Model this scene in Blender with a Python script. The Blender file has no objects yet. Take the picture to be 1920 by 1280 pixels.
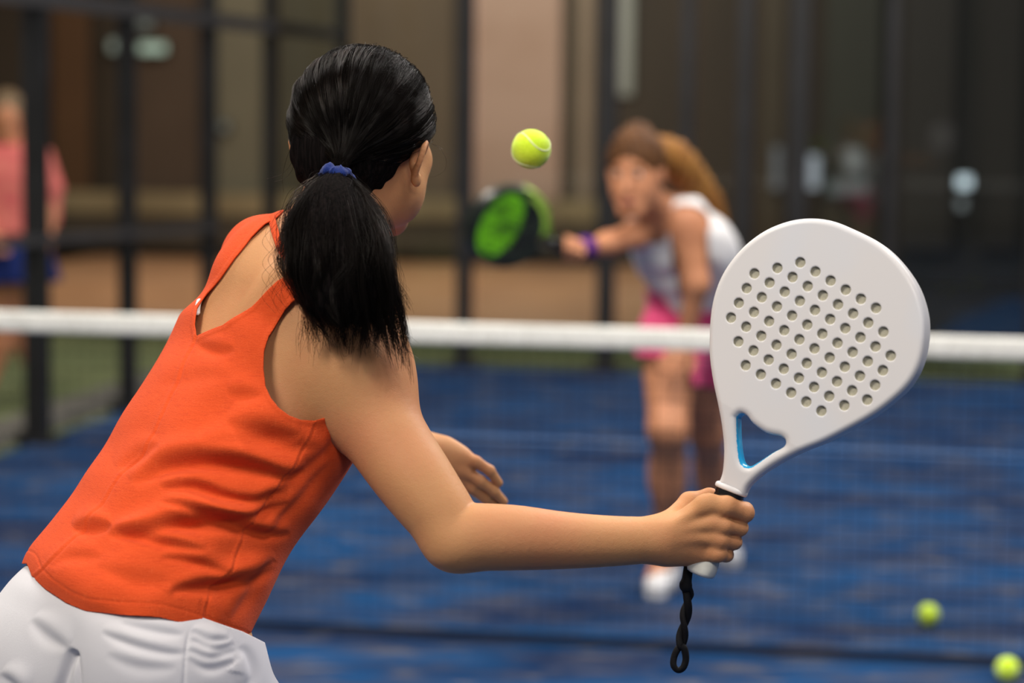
import bpy, math, random
import numpy as np
from mathutils import Vector, Matrix
rng = np.random.default_rng(7)
C = bpy.context.scene.collection
S = bpy.context.scene

HB, HG, HK, HO = .0018, .002, .0010, .005     # mesh steps in metres
# ------------------------------------------------------------------ camera
F = 85.0/36.0*1920.0                # focal length in pixels of the 1920 px frame
CAM = np.array((0.0, 0.0, 1.55))
cam_d = bpy.data.cameras.new('camera')
cam = bpy.data.objects.new('camera', cam_d); C.objects.link(cam)
PITCH = math.atan(440.0/F)
CR = Matrix.Rotation(math.pi/2-PITCH, 4, 'X') @ Matrix.Rotation(math.radians(0.6), 4, 'Z')
cam.matrix_world = Matrix.Translation(Vector(CAM)) @ CR
cam_d.lens = 85; cam_d.sensor_width = 36
cam_d.dof.use_dof = True
cam_d.dof.focus_distance = 3.0
cam_d.dof.aperture_fstop = 2.7
cam_d.clip_end = 200
S.camera = cam
RM = np.array(CR.to_3x3())

# ------------------------------------------------------------------ world, lamps, exposure
w = bpy.data.worlds.new('world'); S.world = w; w.use_nodes = True
w.node_tree.nodes['Background'].inputs[0].default_value = (0.95, 0.95, 1.0, 1)
w.node_tree.nodes['Background'].inputs[1].default_value = 0.11
S.view_settings.view_transform = 'Standard'; S.view_settings.look = 'None'
S.view_settings.exposure = 0.0; S.view_settings.gamma = 1.0
S.view_settings.use_curve_mapping = False
S.cycles.max_bounces = 6; S.cycles.diffuse_bounces = 2; S.cycles.glossy_bounces = 3
S.cycles.transmission_bounces = 6; S.cycles.transparent_max_bounces = 12
S.cycles.sample_clamp_indirect = 4.0

def area(name, loc, target, sx, sy, power, col):
    l = bpy.data.lights.new(name, 'AREA'); l.shape = 'RECTANGLE'; l.size = sx; l.size_y = sy
    l.energy = power; l.color = col
    o = bpy.data.objects.new(name, l); C.objects.link(o); o.location = loc
    o.rotation_euler = (Vector(target)-Vector(loc)).to_track_quat('-Z', 'Y').to_euler()
    return o
area('front_fill', (-2.6, 0.9, 4.6), (-0.3, 3.0, 1.2), 1.4, 0.7, 162, (1.0, 0.92, 0.79))
area('front_fill', (1.6, 1.6, 4.9), (0.1, 3.0, 1.2), 1.4, 0.7, 70, (1.0, 0.94, 0.88))
area('front_fill', (0.9, -1.4, 4.0), (0.1, 3.0, 1.1), 1.4, 0.7, 60, (1.0, 0.94, 0.88))  # unseen fill added behind the camera to brighten the hand and near skin
area('front_fill', (3.6, 6.2, 5.0), (0.2, 4.2, 1.0), 1.8, 0.9, 215, (1.0, 0.96, 0.92))
area('front_fill', (-0.6, 4.6, 4.8), (0.3, 7.2, 0.9), 1.6, 0.8, 170, (1.0, 0.95, 0.88))  # extra unseen lamp added to brighten the net band and midcourt
area('front_fill', (-2.4, 8.6, 5.6), (0.2, 9.0, 0.0), 2.0, 1.0, 260, (1.0, 0.92, 0.82))
area('front_fill', (3.2, 11.5, 6.0), (0.8, 10.5, 0.0), 2.4, 1.2, 330, (1.0, 0.97, 0.94))
area('hall_lamp', (-2.2, 19.0, 5.2), (-2.0, 22.0, 0.0), 5.0, 1.0, 175, (1.0, 0.86, 0.66))
area('hall_lamp', (0.3, 20.6, 4.6), (0.3, 23.6, 1.0), 1.2, 0.8, 95, (1.0, 0.88, 0.78))

# ------------------------------------------------------------------ helpers
def at(px, py, Y):
    d = RM @ np.array(((px-960)/F, -(py-640)/F, -1.0))
    return CAM + d*(Y/d[1])
def ground(px, py, z=0.0):
    d = RM @ np.array(((px-960)/F, -(py-640)/F, -1.0))
    return CAM + d*((z-CAM[2])/d[2])
def proj(P):
    q = (np.asarray(P)-CAM) @ RM
    return 960+F*q[..., 0]/-q[..., 2], 640-F*q[..., 1]/-q[..., 2]
def nrm(v):
    v = np.asarray(v, float); return v/np.linalg.norm(v)

def tag(o, label=None, cat=None, group=None, kind=None):
    if label: o['label'] = label
    if cat: o['category'] = cat
    if group: o['group'] = group
    if kind: o['kind'] = kind
    return o
def empty(name, loc=(0, 0, 0)):
    o = bpy.data.objects.new(name, None); C.objects.link(o); o.location = tuple(loc); o.empty_display_size = .1
    return o
bpy_inv = {}
def mesh(name, V, Fc, mat, parent=None, smooth=True, mats=None, fmat=None):
    V = np.asarray(V, float)
    off = np.zeros(3)
    if parent is None and len(V):
        off = np.array([(V[:, 0].min()+V[:, 0].max())/2, (V[:, 1].min()+V[:, 1].max())/2, V[:, 2].min()])
    else:
        o_ = parent
        while o_ is not None: off = off+np.array(o_.location); o_ = o_.parent
    me = bpy.data.meshes.new(name)
    me.from_pydata((V-off).tolist(), [], Fc.tolist() if isinstance(Fc, np.ndarray) else Fc)
    for m in (mats or [mat]): me.materials.append(m)
    if fmat is not None: me.polygons.foreach_set('material_index', np.asarray(fmat, np.int32))
    me.polygons.foreach_set('use_smooth', [smooth]*len(me.polygons))
    me.update()
    o = bpy.data.objects.new(name, me); C.objects.link(o)
    if parent is not None: o.parent = parent
    else: o.location = tuple(off)
    return o
def box_geo(c, R, s):
    """box with centre c, axes rows R, full sizes s"""
    c = np.asarray(c, float); R = np.asarray(R, float); h = np.asarray(s, float)/2
    V = [c + R[0]*x*h[0] + R[1]*y*h[1] + R[2]*z*h[2] for x in (-1, 1) for y in (-1, 1) for z in (-1, 1)]
    return V, [(0, 1, 3, 2), (4, 6, 7, 5), (0, 4, 5, 1), (2, 3, 7, 6), (0, 2, 6, 4), (1, 5, 7, 3)]
def join(geos):
    V = []; Fc = []
    for v, f in geos:
        n = len(V); V += [tuple(a) for a in v]; Fc += [tuple(int(i)+n for i in q) for q in f]
    return V, Fc
def tube_geo(P, r, n=10, closed=False, flat=1.0, up=None):
    P = np.asarray(P, float); m = len(P); r = np.broadcast_to(np.asarray(r, float), (m,))
    T = np.gradient(P, axis=0) if not closed else np.roll(P, -1, 0)-np.roll(P, 1, 0)
    T /= np.linalg.norm(T, axis=1)[:, None]+1e-12
    u = nrm(np.cross(T[0], up if up is not None else (0.3, 0.9, 0.2)))
    V = []
    for i in range(m):
        u = u-T[i]*np.dot(u, T[i]); u = nrm(u); v = np.cross(T[i], u)
        for k in range(n):
            a = 2*math.pi*k/n; V.append(P[i]+r[i]*(math.cos(a)*u+flat*math.sin(a)*v))
    Fc = []
    for i in range(m if closed else m-1):
        j = (i+1) % m
        for k in range(n):
            l = (k+1) % n; Fc.append((i*n+k, i*n+l, j*n+l, j*n+k))
    if not closed:
        Fc.append(tuple(range(n))[::-1]); Fc.append(tuple((m-1)*n+k for k in range(n)))
    return V, Fc
def sphere_geo(c, r, nu=32, nv=20):
    V = []; Fc = []
    for i in range(nv+1):
        t = math.pi*i/nv
        for j in range(nu):
            a = 2*math.pi*j/nu
            V.append((c[0]+r*math.sin(t)*math.cos(a), c[1]+r*math.sin(t)*math.sin(a), c[2]+r*math.cos(t)))
    for i in range(nv):
        for j in range(nu):
            k = (j+1) % nu; Fc.append((i*nu+j, (i+1)*nu+j, (i+1)*nu+k, i*nu+k))
    return V, Fc
def spline(P, n):
    """Catmull-Rom resampling of a polyline of any dimension"""
    P = np.asarray(P, float); m = len(P)
    t = np.linspace(0, m-1, n); i = np.clip(t.astype(int), 0, m-2); f = (t-i)[:, None]
    Q = np.vstack([2*P[0]-P[1], P, 2*P[-1]-P[-2]]); p0, p1, p2, p3 = Q[i], Q[i+1], Q[i+2], Q[i+3]
    return .5*((2*p1)+(-p0+p2)*f+(2*p0-5*p1+4*p2-p3)*f**2+(-p0+3*p1-3*p2+p3)*f**3)

# ------------------------------------------------------------------ materials
def mat(name, col, rough=.6, spec=.3, metal=0., noise=None, bump=None, sheen=0., sss=0., sssr=(1, .3, .2), coat=0., trans=0., extra=None):
    m = bpy.data.materials.new(name); m.use_nodes = True; nt = m.node_tree; N = nt.nodes; L = nt.links
    b = N['Principled BSDF']
    b.inputs['Base Color'].default_value = (*col, 1); b.inputs['Roughness'].default_value = rough
    b.inputs['Specular IOR Level'].default_value = spec; b.inputs['Metallic'].default_value = metal
    b.inputs['Sheen Weight'].default_value = sheen; b.inputs['Coat Weight'].default_value = coat
    b.inputs['Transmission Weight'].default_value = trans
    if sss: b.inputs['Subsurface Weight'].default_value = sss; b.inputs['Subsurface Radius'].default_value = sssr; b.inputs['Subsurface Scale'].default_value = .008
    tc = N.new('ShaderNodeTexCoord')
    if noise:      # list of (scale xyz, colour, lo, hi, detail) layers mixed over the base
        last = None
        for (sc, c2, lo, hi, det) in noise:
            mp = N.new('ShaderNodeMapping'); mp.inputs['Scale'].default_value = sc
            L.new(tc.outputs['Object'], mp.inputs['Vector'])
            nz = N.new('ShaderNodeTexNoise'); nz.inputs['Detail'].default_value = det; nz.inputs['Scale'].default_value = 1
            L.new(mp.outputs[0], nz.inputs['Vector'])
            mr = N.new('ShaderNodeMapRange'); mr.inputs[1].default_value = lo; mr.inputs[2].default_value = hi
            L.new(nz.outputs['Fac'], mr.inputs[0])
            mx = N.new('ShaderNodeMix'); mx.data_type = 'RGBA'
            L.new(mr.outputs[0], mx.inputs['Factor'])
            if last is None: mx.inputs['A'].default_value = (*col, 1)
            else: L.new(last, mx.inputs['A'])
            mx.inputs['B'].default_value = (*c2, 1); last = mx.outputs['Result']
        L.new(last, b.inputs['Base Color'])
    if bump:       # (scale xyz, strength, distance)
        hsum = None
        for (sc, st) in bump[0]:
            mp = N.new('ShaderNodeMapping'); mp.inputs['Scale'].default_value = sc
            L.new(tc.outputs['Object'], mp.inputs['Vector'])
            nz = N.new('ShaderNodeTexNoise'); nz.inputs['Scale'].default_value = 1; nz.inputs['Detail'].default_value = 2
            L.new(mp.outputs[0], nz.inputs['Vector'])
            ml = N.new('ShaderNodeMath'); ml.operation = 'MULTIPLY'; ml.inputs[1].default_value = st
            L.new(nz.outputs['Fac'], ml.inputs[0])
            if hsum is None: hsum = ml.outputs[0]
            else:
                ad = N.new('ShaderNodeMath'); ad.operation = 'ADD'; L.new(hsum, ad.inputs[0]); L.new(ml.outputs[0], ad.inputs[1]); hsum = ad.outputs[0]
        bp = N.new('ShaderNodeBump'); bp.inputs['Strength'].default_value = 1; bp.inputs['Distance'].default_value = bump[1]
        L.new(hsum, bp.inputs['Height']); L.new(bp.outputs[0], b.inputs['Normal'])
    return m
def emit(name, col, st):
    m = bpy.data.materials.new(name); m.use_nodes = True; b = m.node_tree.nodes['Principled BSDF']
    b.inputs['Base Color'].default_value = (.02, .02, .02, 1); b.inputs['Emission Color'].default_value = (*col, 1); b.inputs['Emission Strength'].default_value = st
    return m
M = {}
M['skin'] = mat('skin', (.585, .290, .132), .52, .20, noise=[((9, 9, 9), (.57, .245, .120), .42, .72, 3), ((260, 260, 260), (.55, .25, .13), .62, .85, 2)], bump=([((900, 900, 900), 1.), ((160, 160, 160), .8)], .0004), sss=.15)
M['skin_far'] = mat('tanned skin', (.56, .245, .125), .5, .3, noise=[((12, 12, 12), (.50, .21, .11), .4, .7, 3)])
M['shirt'] = mat('orange linen jersey', (.76, .090, .022), .88, .08, sheen=.06,
                 noise=[((60, 60, 700), (.66, .068, .018), .5, .8, 2), ((500, 500, 60), (.82, .12, .035), .55, .85, 2)],
                 bump=([((260, 260, 1500), 1.), ((1400, 1400, 260), 1.)], .0005))
M['shorts'] = mat('white stretch fabric', (.72, .71, .76), .6, .25, sheen=.2, bump=([((1500, 1500, 1500), 1.)], .0003))
M['hair'] = mat('black hair mass', (.004, .0035, .0035), .9, .03, noise=[((300, 300, 20), (.012, .009, .009), .4, .7, 3)], bump=([((900, 900, 40), 1.)], .001))
M['tie'] = mat('blue scrunchie fabric', (.007, .022, .14), .8, .12, sheen=.15, bump=([((700, 700, 700), 1.)], .0006))
M['racket'] = mat('matt pearl white lacquer', (.74, .72, .73), .42, .4, noise=[((7, 7, 7), (.70, .72, .78), .5, .75, 2)], coat=.12)
M['foam'] = mat('beige foam core', (.50, .475, .385), .8, .1, noise=[((400, 400, 400), (.43, .41, .33), .4, .7, 2)])
M['cyan'] = mat('cyan glossy lacquer', (.015, .36, .68), .25, .5, noise=[((40, 40, 40), (.05, .55, .85), .5, .7, 2)])
M['black_gloss'] = mat('black grip tape', (.008, .008, .009), .22, .5, bump=([((500, 500, 500), 1.)], .0002))
M['white_cap'] = mat('white rubber', (.70, .70, .66), .5, .3, noise=[((60, 60, 60), (.62, .62, .58), .4, .7, 2)])
M['cord'] = mat('black webbing', (.006, .006, .008), .7, .2, bump=([((1500, 1500, 1500), 1.)], .0004))
M['ball'] = mat('fluorescent yellow felt', (.62, .88, .03), .9, .05, sheen=.4, noise=[((500, 500, 500), (.74, .98, .06), .4, .7, 2)], bump=([((900, 900, 900), 1.)], .0008))
M['tape_dark'] = mat('dark navy net hem', (.014, .018, .035), .8, .1, noise=[((50, 50, 50), (.02, .025, .05), .4, .7, 1)])
M['ball_seam'] = mat('pale ball seam', (.80, .88, .52), .7, .1, noise=[((200, 200, 200), (.72, .82, .42), .4, .7, 1)])
M['steel'] = mat('dark grey painted steel', (.045, .043, .045), .45, .3, noise=[((5, 5, 5), (.035, .034, .035), .4, .7, 2)])
M['black_metal'] = mat('black powder coated steel', (.012, .012, .013), .45, .3, noise=[((5, 5, 5), (.018, .018, .02), .4, .7, 2)])
M['net_band'] = mat('white net tape', (.88, .87, .82), .7, .15, noise=[((90, 90, 30), (.70, .69, .64), .45, .7, 3)], bump=([((600, 600, 600), 1.)], .0005))
M['net'] = mat('black netting', (.010, .010, .012), .8, .1, noise=[((300, 300, 300), (.016, .016, .018), .4, .7, 1)])

# ------------------------------------------------------------------ implicit surfaces
def smin(a, b, k):
    if k <= 0: return np.minimum(a, b)
    h = np.maximum(k-np.abs(a-b), 0)/k
    return np.minimum(a, b)-h*h*k*.25
def cap(a, b, ra, rb, k=.02, sub=False):
    a = np.asarray(a, float); b = np.asarray(b, float); ab = b-a; L2 = max(ab@ab, 1e-12)
    def f(P):
        q = P-a; t = np.clip(q@ab/L2, 0, 1)
        return np.sqrt(((q-t[:, None]*ab)**2).sum(1))-(ra+(rb-ra)*t)
    return (f, k, sub)
def ell(c, r, R=None, k=.02, sub=False):
    c = np.asarray(c, float); r = np.asarray(r, float); R = np.eye(3) if R is None else np.asarray(R, float)
    def f(P):
        q = (P-c)@R.T
        k0 = np.sqrt(((q/r)**2).sum(1)); k1 = np.sqrt(((q/r**2)**2).sum(1))+1e-9
        return k0*(k0-1)/k1
    return (f, k, sub)
def loft(st, A, R, Fw, n=2.3, k=.02, rnd=.01, sub=False):
    """elliptic sections: st rows = (centre xyz, half width, half depth), swept along A"""
    st = np.array([np.concatenate([np.asarray(s[0]), s[1:]]) for s in st], float)
    c0 = st[0, :3]; D = spline(st, 60); s_ = (D[:, :3]-c0)@A
    def f(P):
        q = P-c0; s = q@A
        sc = np.clip(s, s_[0], s_[-1])
        X = np.stack([np.interp(sc, s_, D[:, i]) for i in range(5)], 1)
        d = P-X[:, :3]; x = np.abs(d@R)/X[:, 3]; y = np.abs(d@Fw)/X[:, 4]
        rr = (x**n+y**n)**(1/n)
        mn = np.minimum(X[:, 3], X[:, 4]); dr = (rr-1)*mn
        dc = np.maximum(s-s_[-1], s_[0]-s)
        o = np.sqrt(np.maximum(dr+rnd, 0)**2+np.maximum(dc+rnd, 0)**2)-rnd
        return np.where(np.maximum(dr, dc) < -rnd, np.maximum(dr, dc), o)
    return (f, k, sub)
def snake(P, r, n=26, k=.02, flat=None):
    """a smooth tapering limb through the points"""
    D = spline(np.column_stack([np.asarray(P, float), np.asarray(r, float)]), n)
    def f(X):
        best = np.full(len(X), 9.)
        for i in range(n-1):
            a, b = D[i, :3], D[i+1, :3]; ab = b-a; q = X-a; t = np.clip(q@ab/(ab@ab), 0, 1)
            best = smin(best, np.sqrt(((q-t[:, None]*ab)**2).sum(1))-(D[i, 3]+(D[i+1, 3]-D[i, 3])*t), .004)
        return best
    return (f, k, False)
def grp(prims, k=.02, sub=False):
    return (lambda P: feval(prims, P), k, sub)
def feval(prims, P):
    d = np.full(len(P), 1.0)
    for f, k, sub in prims:
        v = f(P)
        d = -smin(-d, v, k) if sub else smin(d, v, k)
    return d
def surface(prims, lo, hi, h, B=20):
    """sparse surface nets over a signed field"""
    lo = np.asarray(lo, float); n = np.ceil((np.asarray(hi)-lo)/h/B).astype(int)
    G = np.stack(np.meshgrid(*[np.arange(i) for i in n], indexing='ij'), -1).reshape(-1, 3)
    cen = lo+(G+.5)*B*h; half = B*h*math.sqrt(3)/2
    vals = [f(cen) for f, k, s in prims]
    d = np.full(len(cen), 1.0)
    for v, (f, k, s) in zip(vals, prims): d = -smin(-d, v, k) if s else smin(d, v, k)
    act = np.nonzero(np.abs(d) < half*1.5+.012)[0]
    NY = n[1]*B+4; NZ = n[2]*B+4
    ci = np.stack(np.meshgrid(*[np.arange(B+1)]*3, indexing='ij'), -1).reshape(-1, 3)
    keysV = []; posV = []; quads = []
    offs = [(a, b, c) for a in (0, 1) for b in (0, 1) for c in (0, 1)]
    pairs = [(p, q) for p in range(8) for q in range(p+1, 8) if sum(abs(offs[p][i]-offs[q][i]) for i in range(3)) == 1]
    for a in act:
        g0 = G[a]*B; P = lo+(ci+g0)*h
        sel = [pr for v, pr in zip(vals, prims) if v[a] < half*1.6+.05+pr[1]]
        if not sel: continue
        D = feval(sel, P).reshape(B+1, B+1, B+1)
        if (D > 0).all() or (D < 0).all(): continue
        Ins = D < 0
        cnt = np.zeros((B, B, B), np.int8)
        for o in offs: cnt += Ins[o[0]:o[0]+B, o[1]:o[1]+B, o[2]:o[2]+B]
        I = np.stack(np.nonzero((cnt > 0) & (cnt < 8)), 1)
        if len(I):
            acc = np.zeros((len(I), 3)); num = np.zeros(len(I))
            cv = np.stack([D[I[:, 0]+o[0], I[:, 1]+o[1], I[:, 2]+o[2]] for o in offs], 1)
            for p, q in pairs:
                m = (cv[:, p] < 0) != (cv[:, q] < 0)
                t = cv[m, p]/(cv[m, p]-cv[m, q])
                acc[m] += np.array(offs[p])+t[:, None]*(np.array(offs[q])-np.array(offs[p])); num[m] += 1
            g = I+g0+1
            keysV.append((g[:, 0].astype(np.int64)*NY+g[:, 1])*NZ+g[:, 2]); posV.append(lo+(I+g0+acc/num[:, None])*h)
        for ax in range(3):
            o = [0, 0, 0]; o[ax] = 1
            A0 = Ins[:B, :B, :B]; A1 = Ins[o[0]:o[0]+B, o[1]:o[1]+B, o[2]:o[2]+B]
            I = np.stack(np.nonzero(A0 != A1), 1)
            if not len(I): continue
            fl = A0[I[:, 0], I[:, 1], I[:, 2]]
            g = (I+g0+1).astype(np.int64); u = (ax+1) % 3; v = (ax+2) % 3
            def key(du, dv):
                q = g.copy(); q[:, u] -= du; q[:, v] -= dv
                return (q[:, 0]*NY+q[:, 1])*NZ+q[:, 2]
            Q = np.stack([key(0, 0), key(1, 0), key(1, 1), key(0, 1)], 1)
            Q[~fl] = Q[~fl][:, ::-1]; quads.append(Q)
    K = np.concatenate(keysV); V = np.concatenate(posV); Q = np.concatenate(quads)
    srt = np.argsort(K); K = K[srt]; V = V[srt]
    idx = np.searchsorted(K, Q); idx = np.clip(idx, 0, len(K)-1); ok = (K[idx] == Q).all(1)
    return V, idx[ok]
def smooth(V, Q, it=2, lam=.5):
    E = np.concatenate([Q[:, [i, (i+1) % Q.shape[1]]] for i in range(Q.shape[1])])
    E = np.concatenate([E, E[:, ::-1]])
    cnt = np.bincount(E[:, 0], minlength=len(V))[:, None]
    for _ in range(it):
        s = np.stack([np.bincount(E[:, 0], weights=V[E[:, 1], i], minlength=len(V)) for i in range(3)], 1)
        V = V+lam*(s/np.maximum(cnt, 1)-V)
    return V
def normals(V, Q):
    a = V[Q[:, 2]]-V[Q[:, 0]]; b = V[Q[:, -1]]-V[Q[:, 1]]; n = np.cross(a, b)
    if Q.shape[1] == 3: n = np.cross(V[Q[:, 1]]-V[Q[:, 0]], V[Q[:, 2]]-V[Q[:, 0]])
    N = np.zeros_like(V)
    for i in range(Q.shape[1]):
        for c in range(3): N[:, c] += np.bincount(Q[:, i], weights=n[:, c], minlength=len(V))
    return N/(np.linalg.norm(N, axis=1)[:, None]+1e-12)
def clip_mesh(V, Q, h):
    """keep the side h > 0, with a clean cut border"""
    T = np.concatenate([Q[:, [0, 1, 2]], Q[:, [0, 2, 3]]]) if Q.shape[1] == 4 else Q
    ins = h > 0; c = ins[T].sum(1); out = [T[c == 3]]; V = list(map(tuple, V)); cut = {}; new = []
    def ip(a, b):
        k = (a, b) if a < b else (b, a)
        if k not in cut:
            t = h[a]/(h[a]-h[b]); cut[k] = len(V)
            V.append(tuple(np.array(V[a])*(1-t)+np.array(V[b])*t))
        return cut[k]
    for t in T[(c > 0) & (c < 3)]:
        t = [int(x) for x in t]
        while not (ins[t[0]] and not ins[t[2]]): t = t[1:]+t[:1]
        if ins[t[1]]:
            p = ip(t[1], t[2]); q = ip(t[0], t[2]); new += [(t[0], t[1], p), (t[0], p, q)]
        else:
            new.append((t[0], ip(t[0], t[1]), ip(t[0], t[2])))
    T = np.concatenate(out+([np.array(new)] if new else [])); V = np.array(V)
    used = np.unique(T); mp = np.full(len(V), -1); mp[used] = np.arange(len(used))
    return V[used], mp[T]
def polydist(x, y, poly):
    """signed distance to a closed polygon, positive inside"""
    p = np.asarray(poly, float); n = len(p); best = np.full(len(x), 1e9); ins = np.zeros(len(x), bool)
    for i in range(n):
        a = p[i]; b = p[(i+1) % n]; ab = b-a
        t = np.clip(((x-a[0])*ab[0]+(y-a[1])*ab[1])/(ab@ab+1e-9), 0, 1)
        best = np.minimum(best, np.hypot(x-a[0]-t*ab[0], y-a[1]-t*ab[1]))
        c = ((a[1] > y) != (b[1] > y)) & (x < ab[0]*(y-a[1])/(ab[1]+1e-12)+a[0]); ins ^= c
    return np.where(ins, best, -best)
def linedist(x, y, line):
    """signed distance to an open polyline and the position 0..1 along it"""
    p = np.asarray(line, float); seg = np.hypot(*(p[1:]-p[:-1]).T); cum = np.concatenate([[0], np.cumsum(seg)])
    best = np.full(len(x), 1e9); sg = np.ones(len(x)); s = np.zeros(len(x))
    for i in range(len(p)-1):
        a = p[i]; ab = p[i+1]-a; t = np.clip(((x-a[0])*ab[0]+(y-a[1])*ab[1])/(ab@ab), 0, 1)
        d = np.hypot(x-a[0]-t*ab[0], y-a[1]-t*ab[1]); m = d < best
        best[m] = d[m]; sg[m] = np.sign(ab[0]*(y[m]-a[1])-ab[1]*(x[m]-a[0])); s[m] = (cum[i]+t[m]*seg[i])/cum[-1]
    return best*sg, s
def folds(V, N, lines, back=None):
    """each line: points, amplitude (m), width (px): a ridge above and a valley under it"""
    x, y = proj(V); D = np.zeros(len(V))
    for pts, amp, wd in lines:
        d, s = linedist(x, y, spline(pts, 8*len(pts)))
        tp = np.sin(np.pi*np.clip(s, 0, 1))**.75; wq = wd*(.75+.9*tp)
        D += amp*tp*(.9*np.exp(-((d+wq*.75)/(wq*1.0))**2)-1.1*np.exp(-((d-wq*.30)/(wq*.62))**2))
    if back is not None: D *= back
    return V+N*D[:, None]

# ------------------------------------------------------------------ the setting
TH = 0.183
Sd = nrm((TH, 1, 0)); Nd = np.array((Sd[1], -Sd[0], 0)); Zd = np.array((0, 0, 1.)); CO = np.array((-2.168, 10.98, 0))
CRt = np.array([Nd, Sd, Zd])
def ct(u, v, z=0.): return CO+Nd*u+Sd*v+Zd*z
def on_v(px, py, v):
    d = RM @ np.array(((px-960)/F, -(py-640)/F, -1.0)); t = ((CO+Sd*v-CAM)@Sd)/(d@Sd); return CAM+d*t
def uv(P): q = np.asarray(P)-CO; return q@Nd, q@Sd
V_BACK = 3.72; V_TURF = 5.4; V_WALL = 13.2
def poly_slab(name, pts, z, m, label, t=.02):
    pts = [np.asarray(p, float) for p in pts]; n = len(pts)
    V = [(p[0], p[1], z) for p in pts]+[(p[0], p[1], z-t) for p in pts]
    Fc = [tuple(range(n)), tuple(range(n, 2*n))[::-1]]+[(i, i+n, (i+1) % n+n, (i+1) % n) for i in range(n)]
    return tag(mesh(name, V, Fc, m, smooth=False), label, 'floor', kind='structure')
M['floor_dark'] = mat('dark hall floor', (.028, .027, .027), .35, .4, noise=[((1.2, 1.2, 1), (.05, .045, .045), .5, .7, 3), ((6, 6, 1), (.015, .015, .017), .5, .8, 2)])
M['floor_tan'] = mat('tan sports floor', (.50, .27, .14), .45, .3, noise=[((1.5, .8, 1), (.40, .21, .11), .45, .7, 2), ((.6, 2.5, 1), (.55, .34, .21), .5, .7, 2)])
M['turf_blue'] = mat('blue artificial turf with sand', (.0060, .050, .150), .8, .08,
                     noise=[((1.1, 2.6, 1), (.004, .017, .060), .42, .62, 3), ((3.4, 9.0, 1), (.042, .048, .080), .47, .68, 4), ((5, 16, 1), (.13, .12, .12), .57, .74, 3)],
                     bump=([((60, 60, 1), 1.)], .004))
M['turf_green'] = mat('green artificial turf', (.19, .22, .10), .9, .1, noise=[((1.5, 1.5, 1), (.13, .16, .075), .45, .7, 3), ((8, 8, 1), (.26, .26, .15), .55, .8, 3)], bump=([((60, 60, 1), 1.)], .004))
M['concrete'] = mat('grey concrete kerb', (.16, .15, .13), .85, .15, noise=[((6, 6, 6), (.11, .105, .09), .4, .7, 4)])
M['line'] = mat('white court line', (.12, .19, .34), .8, .1, noise=[((8, 20, 1), (.10, .18, .38), .4, .7, 3)])
poly_slab('floor', [(-9, -4), (12, -4), (12, 30), (-9, 30)], -.045, M['floor_dark'], 'dark grey hall floor under and around the courts')
poly_slab('floor', [ct(0, -17), ct(10, -17), ct(10, V_BACK), ct(0, V_BACK)], 0, M['turf_blue'], 'blue artificial turf of the padel court')
poly_slab('floor', [ct(-4.5, -12), ct(-.06, -12), ct(-.06, V_BACK+.05), ct(6.5, V_BACK+.05), ct(6.5, V_TURF), ct(-4.5, V_TURF)], -.003, M['turf_green'], 'green artificial turf outside the glass cage')
poly_slab('floor', [ct(-4.5, V_TURF), ct(2.45, V_TURF), ct(3.1, V_WALL), ct(-4.5, V_WALL)], -.003, M['floor_tan'], 'tan sports floor behind the green turf')
poly_slab('floor', [ground(1728, 648), ground(1800, 596), ground(1895, 558), ground(2140, 545), ground(2140, 655)], .004, M['turf_blue'], 'blue floor of the neighbouring court on the right')
g = join([box_geo(ct(5, 0.62, .002), CRt, (10, .06, .005))])
tag(mesh('court_line', *g, M['line'], smooth=False), 'pale service line painted across the blue court behind the opponent', 'line', kind='structure')
g = box_geo(ct(-.20, -4, .02), CRt, (.24, 15.4, .06))
tag(mesh('trim_1', *g, M['concrete'], smooth=False), 'grey concrete kerb along the foot of the left fence', 'kerb', kind='structure')

# hall wall and its panels
M['wall'] = mat('dark brown wall', (.055, .042, .030), .7, .2, noise=[((.8, .8, .25), (.032, .027, .022), .4, .7, 2)])
M['wall_dark'] = mat('charcoal wall', (.020, .019, .018), .6, .25, noise=[((1.0, 1.0, .3), (.030, .028, .024), .4, .7, 2), ((3, 3, .4), (.012, .014, .010), .5, .7, 2)])
g = box_geo((ct(1.5, V_WALL+.12, 3.4)), CRt, (16, .2, 7.0))
tag(mesh('wall_back', *g, M['wall'], smooth=False), 'dark brown back wall of the hall', 'wall', kind='structure')
g = box_geo(ct(-6.6, 3.4, 3.4), CRt, (.2, 20, 7.0))
tag(mesh('wall_left', *g, M['wall'], smooth=False), 'dark brown side wall of the hall far to the left', 'wall', kind='structure')
g = box_geo((ct(9.5, V_WALL-1.0, 2.5)), CRt, (12.6, .2, 5.2))
tag(mesh('wall_right', *g, M['wall_dark'], smooth=False), 'charcoal wall behind the right half of the court', 'wall', kind='structure')
def panel(x0, x1, y0, y1, col, rough, label, k, v=V_WALL-.02, c2=None, sc=(1.2, 1.2, .5)):
    a = on_v(x0, (y0+y1)/2, v); b = on_v(x1, (y0+y1)/2, v); t = on_v((x0+x1)/2, y0, v)[2]; bt = max(on_v((x0+x1)/2, y1, v)[2], 0.0)
    if y0 < 0: t = 4.6
    c = (a+b)/2; c[2] = (t+bt)/2
    m = mat(label, col, rough, .25, noise=[(sc, c2 or tuple(x*.7 for x in col), .4, .7, 2)])
    V, Fc = box_geo(c, CRt, (abs((b-a)@Nd), .06, t-bt))
    o = mesh('trim_%d' % k, V, Fc, m, smooth=False)
    bv = o.modifiers.new('b', 'BEVEL'); bv.width = .01
    return tag(o, label, 'wall panel', kind='structure')
panel(100, 168, -1, 470, (.11, .058, .028), .6, 'narrow rust brown wall panel near the left post', 2)
panel(185, 232, -1, 470, (.05, .038, .026), .6, 'narrow dark brown wall panel behind the left fence', 3)
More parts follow.
